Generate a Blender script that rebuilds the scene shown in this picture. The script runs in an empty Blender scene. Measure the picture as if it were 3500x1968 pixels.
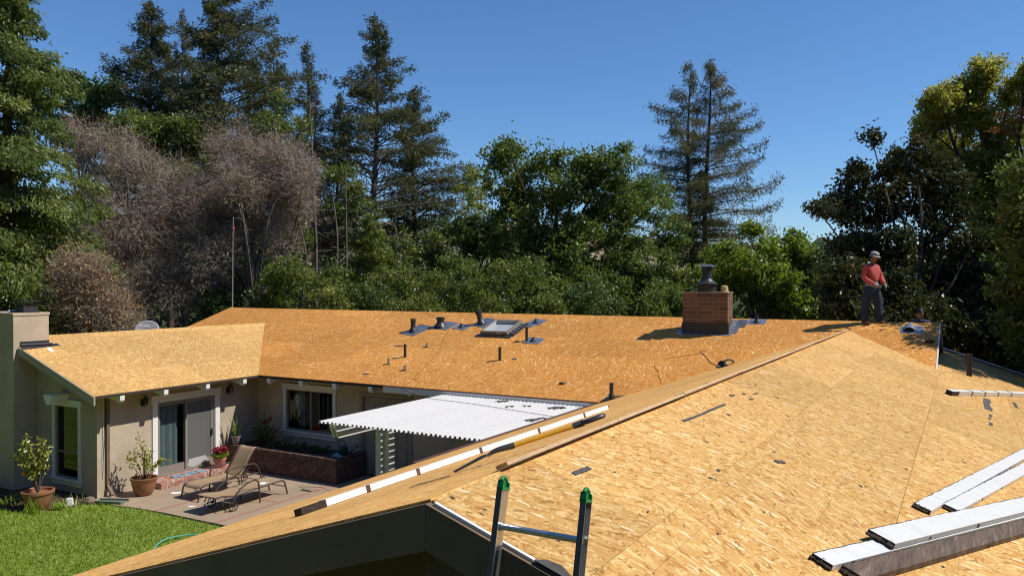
import bpy, bmesh, math, random
import numpy as np
from mathutils import Vector, Matrix, Quaternion
random.seed(7); rng = np.random.default_rng(7)
sc = bpy.context.scene
COL = sc.collection
R = math.radians
# ------------------------------------------------------------------ camera, sky, sun, exposure
cam = bpy.data.cameras.new('camera'); cam.lens = 28.0; cam.sensor_width = 36.0; cam.clip_start = 0.05; cam.clip_end = 6000
cam_o = bpy.data.objects.new('camera', cam); COL.objects.link(cam_o)
cam_o.location = (0, 0, 5.27); cam_o.rotation_euler = (R(90 - 0.343), 0, R(29.7)); sc.camera = cam_o
SUN = Vector((1.0, 0.40, 1.30)).normalized()
wd = bpy.data.worlds.new('World'); sc.world = wd; wd.use_nodes = True
wn = wd.node_tree; bg = wn.nodes['Background']
sky = wn.nodes.new('ShaderNodeTexSky'); sky.sky_type = 'NISHITA'; sky.sun_disc = False
sky.sun_elevation = math.asin(SUN.z); sky.sun_rotation = math.atan2(SUN.x, SUN.y)
sky.altitude = 100; sky.air_density = 1.0; sky.dust_density = 0.0; sky.ozone_density = 10.0
hsv = wn.nodes.new('ShaderNodeHueSaturation'); hsv.inputs['Saturation'].default_value = 1.04
wn.links.new(sky.outputs[0], hsv.inputs['Color']); wn.links.new(hsv.outputs[0], bg.inputs[0]); bg.inputs[1].default_value = 0.128
sl = bpy.data.lights.new('sun', 'SUN'); sl.energy = 4.7; sl.angle = R(0.53); sl.color = (1.0, 0.95, 0.87)
so = bpy.data.objects.new('sun', sl); COL.objects.link(so); so.location = (30, 10, 40)
so.rotation_euler = (-SUN).to_track_quat('-Z', 'Y').to_euler()
sc.view_settings.view_transform = 'Standard'; sc.view_settings.look = 'None'
sc.view_settings.exposure = 0.0; sc.view_settings.gamma = 1.0
sc.render.engine = 'CYCLES'
sc.cycles.pixel_filter_type = 'BLACKMAN_HARRIS'; sc.cycles.filter_width = 1.15
sc.cycles.max_bounces = 6; sc.cycles.diffuse_bounces = 3; sc.cycles.glossy_bounces = 3
sc.cycles.transmission_bounces = 4; sc.cycles.transparent_max_bounces = 8
sc.cycles.caustics_reflective = False; sc.cycles.caustics_refractive = False

# ------------------------------------------------------------------ materials
class NT:
    def __init__(s, name):
        s.m = bpy.data.materials.new(name); s.m.use_nodes = True; s.t = s.m.node_tree; s.n = s.t.nodes
        s.b = s.n['Principled BSDF']; s.out = s.n['Material Output']
    def N(s, typ, **kw):
        n = s.n.new('ShaderNode' + typ)
        for k, v in kw.items():
            if k.startswith('i_'):
                key = k[2:]; n.inputs[int(key) if key.isdigit() else key.replace('_', ' ')].default_value = v
            else: setattr(n, k, v)
        return n
    def L(s, a, b): s.t.links.new(a, b)
    def math(s, op, a, b=None, clamp=False):
        n = s.N('Math', operation=op); n.use_clamp = clamp
        for i, x in enumerate((a, b)):
            if x is None: continue
            if isinstance(x, (int, float)): n.inputs[i].default_value = x
            else: s.L(x, n.inputs[i])
        return n.outputs[0]
    def mix(s, fac, a, b, mode='MIX'):
        n = s.N('Mix', data_type='RGBA', blend_type=mode)
        for sock, x in ((n.inputs[0], fac), (n.inputs[6], a), (n.inputs[7], b)):
            if isinstance(x, (int, float)): sock.default_value = x
            elif isinstance(x, (tuple, list)): sock.default_value = (*x[:3], 1)
            else: s.L(x, sock)
        return n.outputs[2]
    def ramp(s, fac, stops, interp='LINEAR'):
        n = s.N('ValToRGB'); cr = n.color_ramp; cr.interpolation = interp
        while len(cr.elements) > 1: cr.elements.remove(cr.elements[-1])
        cr.elements[0].position = stops[0][0]; cr.elements[0].color = (*stops[0][1], 1)
        for p, c in stops[1:]:
            e = cr.elements.new(p); e.color = (*c, 1)
        s.L(fac, n.inputs[0]); return n.outputs[0]
    def noise(s, vec, scale, detail=4, rough=0.55, dim='3D'):
        n = s.N('TexNoise', noise_dimensions=dim); n.inputs['Scale'].default_value = scale
        n.inputs['Detail'].default_value = detail; n.inputs['Roughness'].default_value = rough
        if vec is not None: s.L(vec, n.inputs['Vector'])
        return n
    def bump(s, h, strength=0.3, dist=0.01):
        n = s.N('Bump'); n.inputs['Strength'].default_value = strength; n.inputs['Distance'].default_value = dist
        s.L(h, n.inputs['Height']); s.L(n.outputs[0], s.b.inputs['Normal'])
    def set(s, **kw):
        for k, v in kw.items():
            key = k.replace('_', ' ')
            if isinstance(v, (int, float, tuple)): s.b.inputs[key].default_value = (*v, 1) if isinstance(v, tuple) and len(v) == 3 else v
            else: s.L(v, s.b.inputs[key])
        return s
M = {}
def simple(name, col, rough=0.6, metal=0.0, var=0.12, scale=6.0, bump=0.0, bscale=60.0, bdist=0.004, spec=0.5):
    t = NT(name); g = t.N('NewGeometry'); p = g.outputs['Position']
    n1 = t.noise(p, scale, 5, 0.6); oi = t.N('ObjectInfo')
    v = t.math('ADD', t.math('MULTIPLY', t.math('SUBTRACT', n1.outputs[0], 0.5), var * 3), t.math('MULTIPLY', t.math('SUBTRACT', oi.outputs['Random'], 0.5), var))
    c = t.N('HueSaturation'); c.inputs['Color'].default_value = (*col, 1); t.L(t.math('ADD', v, 1.0), c.inputs['Value'])
    t.set(Base_Color=c.outputs[0], Roughness=rough, Metallic=metal)
    t.b.inputs['Specular IOR Level'].default_value = spec
    if bump: t.bump(t.noise(p, bscale, 4, 0.6).outputs[0], bump, bdist)
    M[name] = t.m; return t.m
simple('white_paint', (0.80, 0.79, 0.76), 0.5, var=0.05, bump=0.15, bscale=40)
simple('trim_white', (0.74, 0.73, 0.69), 0.5, var=0.06)
simple('barge_paint', (0.38, 0.335, 0.255), 0.6, var=0.08, bump=0.2, bscale=30)
simple('beige_trim', (0.19, 0.135, 0.080), 0.65, var=0.28, scale=2.5, bump=0.35, bscale=18)  # darker than the beige paint: deep gable shade put into the colour
simple('bronze', (0.25, 0.215, 0.18), 0.45, 0.0, var=0.06)
simple('dark_metal', (0.035, 0.036, 0.04), 0.45, 0.0, var=0.2)
simple('lead_black', (0.030, 0.031, 0.035), 0.42, 0.0, var=0.3, scale=9)
simple('flashing', (0.30, 0.32, 0.35), 0.35, 0.6, var=0.35, scale=5)
simple('galv', (0.55, 0.55, 0.53), 0.35, 0.75, var=0.2)
simple('alu', (0.62, 0.62, 0.61), 0.3, 0.9, var=0.12, scale=14)
simple('alu_shaded', (0.16, 0.16, 0.165), 0.45, 0.5, var=0.15, scale=14)  # shade on the ladder's front flanges put into the aluminium colour
simple('iron_pipe', (0.045, 0.032, 0.030), 0.6, 0.0, var=0.3, scale=20)
simple('green_plastic', (0.01, 0.22, 0.06), 0.4, var=0.08)
simple('terracotta', (0.30, 0.135, 0.07), 0.55, var=0.22, scale=4, bump=0.15, bscale=30)
simple('glazed_pot', (0.27, 0.115, 0.045), 0.3, var=0.3, scale=3)
simple('pink_pot', (0.50, 0.20, 0.145), 0.6, var=0.1)
simple('grey_pot', (0.30, 0.27, 0.24), 0.6, var=0.1)
simple('soil', (0.05, 0.035, 0.024), 0.95, var=0.4, scale=25, bump=0.8, bscale=40, bdist=0.02)
simple('sling', (0.36, 0.245, 0.135), 0.75, var=0.08, scale=30, bump=0.3, bscale=250, bdist=0.002)
simple('frame_brown', (0.075, 0.048, 0.038), 0.4, var=0.12)
simple('tyre', (0.02, 0.02, 0.02), 0.6, var=0.1)
simple('paper', (0.82, 0.82, 0.80), 0.8, var=0.05)
simple('felt', (0.085, 0.078, 0.075), 0.85, var=0.25, scale=14, bump=0.3, bscale=120)
simple('hose', (0.12, 0.38, 0.30), 0.4, var=0.1)
simple('cord_yellow', (0.60, 0.30, 0.015), 0.5, var=0.1)
simple('cord_red', (0.20, 0.045, 0.02), 0.5, var=0.1)
simple('blue_mat', (0.23, 0.40, 0.50), 0.8, var=0.7, scale=12)
simple('blue_cloth', (0.16, 0.30, 0.38), 0.8, var=0.3)
simple('can_green', (0.02, 0.045, 0.04), 0.4, var=0.1)
simple('skin', (0.26, 0.125, 0.075), 0.5, var=0.06)
simple('sweater', (0.54, 0.095, 0.085), 0.85, var=0.12, scale=8, bump=0.4, bscale=18, bdist=0.02)
simple('jeans', (0.020, 0.040, 0.078), 0.85, var=0.35, scale=7, bump=0.5, bscale=14, bdist=0.02)
simple('shirt_grey', (0.30, 0.25, 0.25), 0.85, var=0.1)
simple('shirt_blue', (0.025, 0.042, 0.085), 0.85, var=0.15)
simple('boot', (0.17, 0.07, 0.038), 0.7, var=0.2)
simple('glove', (0.30, 0.31, 0.33), 0.8, var=0.2, scale=30)
simple('cap_white', (0.42, 0.40, 0.37), 0.8, var=0.12, scale=20)
simple('cap_band', (0.06, 0.065, 0.085), 0.8, var=0.1)
simple('hair', (0.012, 0.010, 0.009), 0.6, var=0.1)
simple('dish_grey', (0.40, 0.41, 0.42), 0.4, var=0.04)
simple('print_white', (0.85, 0.85, 0.85), 0.5, var=0.02)
simple('orange_fruit', (0.75, 0.27, 0.01), 0.4, var=0.06)
simple('rock', (0.24, 0.17, 0.13), 0.85, var=0.25, scale=12, bump=0.4)
simple('splash_green', (0.13, 0.17, 0.13), 0.6, var=0.12)
simple('handle_yellow', (0.62, 0.33, 0.02), 0.4, var=0.1)
simple('blind', (0.42, 0.47, 0.47), 0.7, var=0.05)
simple('curtain', (0.45, 0.45, 0.43), 0.8, var=0.08)
simple('interior', (0.10, 0.09, 0.08), 0.9, var=0.1)
simple('brown_paint', (0.12, 0.055, 0.035), 0.65, var=0.4, scale=9, bump=0.3, bscale=25)
simple('lumber', (0.52, 0.35, 0.20), 0.7, var=0.25, scale=8, bump=0.2, bscale=60)
simple('rot_wood', (0.045, 0.032, 0.024), 0.9, var=0.5, scale=30, bump=0.8, bscale=50, bdist=0.02)
simple('skylight_pane', (0.42, 0.45, 0.45), 0.22, var=0.04)
simple('straw_hat', (0.55, 0.39, 0.17), 0.8, var=0.1)
simple('bottle_glass', (0.6, 0.5, 0.45), 0.15, var=0.5, scale=30)
simple('saw_green', (0.02, 0.10, 0.10), 0.45, var=0.1)
simple('steel', (0.4, 0.4, 0.4), 0.35, 0.8, var=0.1)
simple('red_flower', (0.26, 0.010, 0.028), 0.6, var=0.3, scale=40)
simple('antenna_red', (0.28, 0.07, 0.05), 0.6)
simple('door_paint', (0.30, 0.255, 0.205), 0.6, var=0.06)

def m_stucco(name, col):
    t = NT(name); p = t.N('NewGeometry').outputs['Position']
    n1 = t.noise(p, 0.9, 4, 0.6); n2 = t.noise(p, 24, 5, 0.65); n3 = t.noise(p, 7, 3, 0.6)
    c = t.mix(t.ramp(n1.outputs[0], [(0.38, (0, 0, 0)), (0.62, (1, 1, 1))]), tuple(x * 1.04 for x in col), tuple(x * 0.84 for x in col))
    c = t.mix(t.math('MULTIPLY', n2.outputs[0], 0.22), c, tuple(x * 0.7 for x in col))
    t.set(Base_Color=c, Roughness=0.9)
    h = t.math('ADD', n2.outputs[0], t.math('MULTIPLY', n3.outputs[0], 0.8)); t.bump(h, 0.55, 0.015); M[name] = t.m
m_stucco('stucco', (0.53, 0.43, 0.312))
m_stucco('shaded_stucco', (0.20, 0.155, 0.105))  # darker copy of the house stucco, shade of the near gable painted in

def m_osb(name, dark, mid, light, hi, line=0.5, hth=0.975, hang=-20):
    t = NT(name); uv = t.N('UVMap').outputs[0]
    warp = t.noise(uv, 3.0, 2, 0.5); wv = t.N('VectorMath', operation='MULTIPLY_ADD')
    t.L(warp.outputs['Color'], wv.inputs[0]); wv.inputs[1].default_value = (0.10, 0.10, 0); t.L(uv, wv.inputs[2])
    def layer(ang, ln, wdt, off):
        mp = t.N('Mapping'); mp.vector_type = 'POINT'
        mp.inputs['Rotation'].default_value = (0, 0, R(ang)); mp.inputs['Location'].default_value = (off, off * 1.7, 0)
        t.L(wv.outputs[0], mp.inputs['Vector'])
        mp2 = t.N('Mapping'); mp2.inputs['Scale'].default_value = (1 / wdt, 1 / ln, 1); t.L(mp.outputs[0], mp2.inputs['Vector'])
        vo = t.N('TexVoronoi', voronoi_dimensions='2D', feature='F1', distance='CHEBYCHEV'); vo.inputs['Scale'].default_value = 1.0
        vo.inputs['Randomness'].default_value = 1.0
        t.L(mp2.outputs[0], vo.inputs['Vector'])
        sp = t.N('SeparateColor'); t.L(vo.outputs['Color'], sp.inputs[0]); return sp.outputs, mp2.outputs[0], vo.outputs['Distance']
    stops = [(0.0, dark), (0.12, tuple(x * .55 + y * .45 for x, y in zip(dark, mid))), (0.25, mid), (0.7, mid), (0.88, light), (1.0, light)]
    a, va, da = layer(16, 0.068, 0.017, 0.0); b, vb, db = layer(-62, 0.060, 0.017, 3.1); c, vc, dc = layer(68, 0.055, 0.017, 7.7); d, vd, dd = layer(-27, 0.075, 0.021, 12.3); e, ve, de = layer(hang, 0.085, 0.024, 17.9)
    col = t.ramp(a[0], stops)
    for lay, th in ((b, 0.5), (c, 0.55), (d, 0.6)):
        col = t.mix(t.math('GREATER_THAN', lay[1], th), col, t.ramp(lay[0], stops))
    col = t.mix(t.math('MULTIPLY', t.math('GREATER_THAN', d[2], 0.93), 0.7), col, light)
    col = t.mix(t.math('GREATER_THAN', e[2], hth), col, hi)
    col = t.mix(t.math('MULTIPLY', t.math('GREATER_THAN', e[1], 0.985), 0.6), col, dark)
    col = t.mix(t.math('MULTIPLY', t.math('GREATER_THAN', b[2], 0.975), 0.6), col, tuple(x * 0.55 for x in dark))
    g = t.N('Mapping'); g.inputs['Scale'].default_value = (160, 9, 1); t.L(wv.outputs[0], g.inputs['Vector'])
    gr = t.noise(g.outputs[0], 1.0, 3, 0.6); col = t.mix(0.35, col, t.ramp(gr.outputs[0], [(0.25, (0.72, 0.68, 0.62)), (0.75, (1.12, 1.12, 1.12))]), 'MULTIPLY')
    big = t.noise(uv, 0.55, 3, 0.6); col = t.mix(0.6, col, t.ramp(big.outputs[0], [(0.3, (0.86, 0.82, 0.77)), (0.7, (1.08, 1.07, 1.05))]), 'MULTIPLY')
    fl = t.noise(uv, 5.0, 3, 0.6); col = t.mix(0.6, col, t.ramp(fl.outputs[0], [(0.25, (0.84, 0.78, 0.70)), (0.75, (1.08, 1.08, 1.08))]), 'MULTIPLY')
    # faint printed layout lines
    sx = t.N('SeparateXYZ'); t.L(uv, sx.inputs[0])
    for ax, per in ((0, 0.406), (1, 0.61)):
        fr = t.math('ABSOLUTE', t.math('SUBTRACT', t.math('FRACT', t.math('DIVIDE', sx.outputs[ax], per)), 0.5))
        ln = t.math('LESS_THAN', fr, 0.0035 / per); brk = t.noise(uv, 2.2 + ax, 3, 0.7)
        col = t.mix(t.math('MULTIPLY', ln, t.math('MULTIPLY', brk.outputs[0], line)), col, (0.16, 0.075, 0.03))
    oi = t.N('ObjectInfo'); hs = t.N('HueSaturation')
    t.L(t.math('ADD', t.math('MULTIPLY', oi.outputs['Random'], 0.20), 0.89), hs.inputs['Value']); t.L(col, hs.inputs['Color'])
    t.set(Base_Color=hs.outputs[0], Roughness=0.8)
    t.b.inputs['Specular IOR Level'].default_value = 0.12
    t.bump(t.math('ADD', t.math('MULTIPLY', a[0], 0.5), gr.outputs[0]), 0.25, 0.004)
    M[name] = t.m
m_osb('osb_gold', (0.45, 0.215, 0.060), (0.63, 0.380, 0.130), (0.78, 0.55, 0.25), (0.86, 0.69, 0.43), hth=0.985)
m_osb('osb_less_lit', (0.45, 0.165, 0.034), (0.67, 0.300, 0.070), (0.79, 0.43, 0.135), (0.88, 0.66, 0.36), hth=0.970, hang=-24)  # copy of the same OSB, main slope's weaker sun put into its tone
m_osb('osb_sheen', (0.64, 0.30, 0.080), (0.90, 0.50, 0.155), (0.95, 0.62, 0.24), (0.96, 0.74, 0.40))  # brighter copy of the same OSB, grazing sheen put into the colour

def m_brick(name, c1, c2, c3, white=0.0):
    t = NT(name); oi = t.N('ObjectInfo'); p = t.N('NewGeometry').outputs['Position']
    col = t.ramp(oi.outputs['Random'], [(0.0, c1), (0.4, c2), (0.75, c3), (1.0, c2)])
    n = t.noise(p, 30, 5, 0.7); col = t.mix(t.math('MULTIPLY', n.outputs[0], 0.5), col, tuple(x * 0.55 for x in c1))
    if white:
        n2 = t.noise(p, 9, 4, 0.7); col = t.mix(t.math('MULTIPLY', t.ramp(n2.outputs[0], [(0.5, (0, 0, 0)), (0.62, (1, 1, 1))]), white), col, (0.6, 0.52, 0.46))
    t.set(Base_Color=col, Roughness=0.9); t.bump(n.outputs[0], 0.5, 0.01); M[name] = t.m
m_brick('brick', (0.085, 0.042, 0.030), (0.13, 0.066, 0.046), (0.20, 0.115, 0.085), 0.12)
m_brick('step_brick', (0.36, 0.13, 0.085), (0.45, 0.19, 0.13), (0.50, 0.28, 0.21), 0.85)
m_brick('chimney_brick', (0.15, 0.085, 0.050), (0.20, 0.115, 0.068), (0.26, 0.155, 0.095))
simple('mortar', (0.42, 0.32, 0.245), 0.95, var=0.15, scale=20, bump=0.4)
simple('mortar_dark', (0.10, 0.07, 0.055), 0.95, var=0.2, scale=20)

def m_patio():
    t = NT('concrete'); p = t.N('NewGeometry').outputs['Position']
    n1 = t.noise(p, 0.7, 5, 0.65); n2 = t.noise(p, 90, 3, 0.7); n3 = t.noise(p, 6, 5, 0.7)
    c = t.ramp(n1.outputs[0], [(0.3, (0.39, 0.285, 0.185)), (0.5, (0.46, 0.335, 0.22)), (0.72, (0.56, 0.40, 0.25))])
    c = t.mix(t.math('MULTIPLY', n2.outputs[0], 0.45), c, (0.14, 0.11, 0.085)); c = t.mix(t.math('MULTIPLY', n3.outputs[0], 0.25), c, (0.17, 0.12, 0.09))
    t.set(Base_Color=c, Roughness=0.85); t.bump(n2.outputs[0], 0.3, 0.004); M['concrete'] = t.m
m_patio()
simple('brick_inlay', (0.36, 0.19, 0.13), 0.9, var=0.2, scale=10, bump=0.3)
def m_ground(name, stops, scale):
    t = NT(name); p = t.N('NewGeometry').outputs['Position']; n1 = t.noise(p, scale, 6, 0.65); n2 = t.noise(p, scale * 12, 4, 0.7)
    c = t.ramp(t.math('ADD', t.math('MULTIPLY', n1.outputs[0], 0.6), t.math('MULTIPLY', n2.outputs[0], 0.4)), stops)
    t.set(Base_Color=c, Roughness=1.0); t.b.inputs['Specular IOR Level'].default_value = 0.1; M[name] = t.m
m_ground('ground', [(0.3, (0.035, 0.032, 0.018)), (0.55, (0.06, 0.06, 0.025)), (0.75, (0.10, 0.085, 0.05))], 0.35)
m_ground('lawn_soil', [(0.3, (0.15, 0.19, 0.036)), (0.6, (0.22, 0.27, 0.05)), (0.8, (0.30, 0.30, 0.08))], 1.2)
m_ground('mulch', [(0.3, (0.05, 0.035, 0.02)), (0.55, (0.11, 0.075, 0.045)), (0.75, (0.19, 0.14, 0.085))], 5.0)
m_ground('hill', [(0.40, (0.035, 0.05, 0.03)), (0.50, (0.09, 0.09, 0.05)), (0.56, (0.34, 0.25, 0.15)), (0.75, (0.40, 0.29, 0.18))], 0.018)
m_ground('hill_wooded', [(0.40, (0.03, 0.045, 0.025)), (0.58, (0.06, 0.08, 0.04)), (0.66, (0.25, 0.20, 0.12)), (0.75, (0.30, 0.23, 0.14))], 0.02)

def m_glass(name, col, trans=0.5):
    t = NT(name); t.n.remove(t.b)
    tr = t.N('BsdfTransparent'); tr.inputs[0].default_value = (*col, 1)
    gl = t.N('BsdfGlossy'); gl.inputs['Roughness'].default_value = 0.02; gl.inputs['Color'].default_value = (0.9, 0.95, 1, 1)
    fr = t.N('Fresnel'); fr.inputs[0].default_value = 1.5
    bf = t.N('NewGeometry'); mx = t.N('MixShader'); t.L(t.math('MULTIPLY', t.math('MAXIMUM', fr.outputs[0], 0.05), t.math('SUBTRACT', 1.0, bf.outputs['Backfacing'])), mx.inputs[0]); t.L(tr.outputs[0], mx.inputs[1]); t.L(gl.outputs[0], mx.inputs[2])
    t.L(mx.outputs[0], t.out.inputs[0]); M[name] = t.m
m_glass('glass', (0.72, 0.77, 0.77)); m_glass('glass_dark', (0.30, 0.32, 0.30)); m_glass('clear', (0.85, 0.86, 0.86))
def m_screen():
    t = NT('screen'); t.b.inputs['Base Color'].default_value = (0.17, 0.17, 0.165, 1); t.b.inputs['Roughness'].default_value = 0.8
    tr = t.N('BsdfTransparent'); mx = t.N('MixShader'); mx.inputs[0].default_value = 0.62
    t.L(tr.outputs[0], mx.inputs[1]); t.L(t.b.outputs[0], mx.inputs[2]); t.L(mx.outputs[0], t.out.inputs[0]); M['screen'] = t.m
m_screen()

def m_leaf(name, stops, trans=0.3, tcol=(0.35, 0.45, 0.08), gloss=0.05, rough=0.45):
    t = NT(name); t.n.remove(t.b)
    at = t.N('Attribute'); at.attribute_name = 'lv'
    col = t.ramp(at.outputs['Fac'], stops)
    df = t.N('BsdfDiffuse'); t.L(col, df.inputs[0])
    tl = t.N('BsdfTranslucent'); t.L(t.mix(1.0, col, tcol, 'MULTIPLY') if False else t.mix(0.35, col, tcol), tl.inputs[0])
    m1 = t.N('MixShader'); m1.inputs[0].default_value = trans; t.L(df.outputs[0], m1.inputs[1]); t.L(tl.outputs[0], m1.inputs[2])
    gl = t.N('BsdfGlossy'); gl.inputs['Roughness'].default_value = rough; gl.inputs['Color'].default_value = (1, 1, 1, 1)
    m2 = t.N('MixShader'); m2.inputs[0].default_value = gloss; t.L(m1.outputs[0], m2.inputs[1]); t.L(gl.outputs[0], m2.inputs[2])
    t.L(m2.outputs[0], t.out.inputs[0]); M[name] = t.m
m_leaf('leaf_oak', [(0, (0.045, 0.085, 0.015)), (0.5, (0.115, 0.175, 0.03)), (0.85, (0.215, 0.265, 0.048)), (1, (0.38, 0.35, 0.085))], 0.45, (0.36, 0.46, 0.06), 0.03)
m_leaf('leaf_dark', [(0, (0.039, 0.069, 0.019)), (0.5, (0.087, 0.138, 0.033)), (0.85, (0.158, 0.210, 0.053)), (1, (0.270, 0.255, 0.083))], 0.42, (0.270,0.375,0.060), 0.025)
m_leaf('leaf_bay', [(0, (0.055, 0.094, 0.017)), (0.45, (0.117, 0.169, 0.031)), (0.8, (0.260, 0.273, 0.047)), (1, (0.494, 0.416, 0.078))], 0.45, (0.429,0.468,0.065), 0.03)
m_leaf('leaf_yellowgreen', [(0, (0.16, 0.175, 0.025)), (0.4, (0.34, 0.33, 0.05)), (0.75, (0.50, 0.46, 0.08)), (1, (0.62, 0.55, 0.15))], 0.55, (0.75, 0.70, 0.09), 0.03)
m_leaf('leaf_red', [(0, (0.26, 0.07, 0.015)), (0.6, (0.46, 0.14, 0.03)), (1, (0.50, 0.32, 0.07))], 0.35, (0.6, 0.22, 0.04), 0.03)
m_leaf('leaf_maple', [(0, (0.075, 0.125, 0.012)), (0.5, (0.16, 0.235, 0.022)), (0.85, (0.26, 0.335, 0.034)), (1, (0.38, 0.42, 0.06))], 0.5, (0.46, 0.58, 0.04), 0.03)
m_leaf('leaf_magnolia', [(0, (0.026, 0.038, 0.014)), (0.6, (0.056, 0.075, 0.022)), (0.85, (0.11, 0.105, 0.034)), (1, (0.28, 0.13, 0.05))], 0.2, (0.26, 0.24, 0.05), 0.03, 0.35)
m_leaf('needle', [(0, (0.046, 0.052, 0.021)), (0.5, (0.102, 0.108, 0.041)), (0.85, (0.175, 0.16, 0.058)), (1, (0.27, 0.19, 0.08))], 0.3, (0.23, 0.24, 0.05), 0.02)
m_leaf('needle_green', [(0, (0.059, 0.098, 0.024)), (0.5, (0.140, 0.193, 0.045)), (0.85, (0.266, 0.294, 0.070)), (1, (0.392, 0.350, 0.119))], 0.42, (0.392,0.462,0.070), 0.02)
m_leaf('needle_redwood', [(0, (0.060, 0.062, 0.022)), (0.5, (0.131, 0.125, 0.043)), (0.85, (0.237, 0.194, 0.069)), (1, (0.362, 0.250, 0.100))], 0.32, (0.300,0.263,0.050), 0.02)
m_leaf('needle_dead', [(0, (0.13, 0.055, 0.035)), (0.6, (0.23, 0.105, 0.07)), (1, (0.30, 0.17, 0.11))], 0.1, (0.2, 0.1, 0.06), 0.02)
m_leaf('twig', [(0, (0.17, 0.135, 0.105)), (0.5, (0.32, 0.262, 0.20)), (0.85, (0.46, 0.375, 0.28)), (1, (0.60, 0.48, 0.34))], 0.0, (0.2, 0.1, 0.06), 0.02)
m_leaf('leaf_dry', [(0, (0.20, 0.105, 0.040)), (0.6, (0.36, 0.20, 0.075)), (1, (0.48, 0.30, 0.12))], 0.25, (0.4, 0.2, 0.06), 0.02)
m_leaf('leaf_citrus', [(0, (0.09, 0.13, 0.014)), (0.5, (0.22, 0.27, 0.028)), (0.85, (0.44, 0.42, 0.05)), (1, (0.62, 0.52, 0.09))], 0.4, (0.45, 0.48, 0.05), 0.05)
m_leaf('grass', [(0, (0.16, 0.25, 0.028)), (0.5, (0.29, 0.4, 0.046)), (0.85, (0.38, 0.48, 0.075)), (1, (0.56, 0.54, 0.19))], 0.5, (0.5, 0.7, 0.08), 0.02)
m_leaf('straw', [(0, (0.10, 0.10, 0.03)), (0.5, (0.2, 0.19, 0.07)), (1, (0.34, 0.29, 0.13))], 0.3, (0.3, 0.3, 0.1), 0.02)
def m_bark(name, c1, c2):
    t = NT(name); p = t.N('NewGeometry').outputs['Position']; mp = t.N('Mapping'); mp.inputs['Scale'].default_value = (9, 9, 1.6); t.L(p, mp.inputs['Vector'])
    n = t.noise(mp.outputs[0], 1.3, 5, 0.7); t.set(Base_Color=t.ramp(n.outputs[0], [(0.3, c1), (0.7, c2)]), Roughness=0.95); t.bump(n.outputs[0], 0.7, 0.05); M[name] = t.m
m_bark('bark_grey', (0.06, 0.048, 0.038), (0.20, 0.165, 0.135)); m_bark('bark_brown', (0.045, 0.03, 0.022), (0.12, 0.085, 0.062)); m_bark('bark_dark', (0.022, 0.018, 0.015), (0.07, 0.055, 0.042))
def m_shake():
    t = NT('plank_brown'); p = t.N('NewGeometry').outputs['Position']; mp = t.N('Mapping'); mp.inputs['Rotation'].default_value = (0, 0, R(-16)); mp.inputs['Scale'].default_value = (30, 2.2, 8); t.L(p, mp.inputs['Vector'])
    n = t.noise(mp.outputs[0], 1.0, 5, 0.7); c = t.ramp(n.outputs[0], [(0.3, (0.05, 0.034, 0.024)), (0.55, (0.14, 0.095, 0.066)), (0.75, (0.30, 0.225, 0.165))])
    t.set(Base_Color=c, Roughness=0.85); t.bump(n.outputs[0], 0.6, 0.01); M['plank_brown'] = t.m
m_shake()
def m_board():
    t = NT('board_white'); p = t.N('NewGeometry').outputs['Position']; n = t.noise(p, 5, 6, 0.7); mp = t.N('Mapping'); mp.inputs['Rotation'].default_value = (0, 0, R(14)); mp.inputs['Scale'].default_value = (3, 50, 8); t.L(p, mp.inputs['Vector'])
    n2 = t.noise(mp.outputs[0], 1.0, 4, 0.7)
    c = t.mix(t.ramp(n2.outputs[0], [(0.48, (0, 0, 0)), (0.80, (0.7, 0.7, 0.7))]), (0.72, 0.72, 0.705), (0.40, 0.375, 0.35)); c = t.mix(t.ramp(n.outputs[0], [(0.66, (0, 0, 0)), (0.72, (0.8, 0.8, 0.8))]), c, (0.22, 0.17, 0.13))
    t.set(Base_Color=c, Roughness=0.55); t.bump(n2.outputs[0], 0.25, 0.003); M['board_white'] = t.m
m_board()

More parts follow.
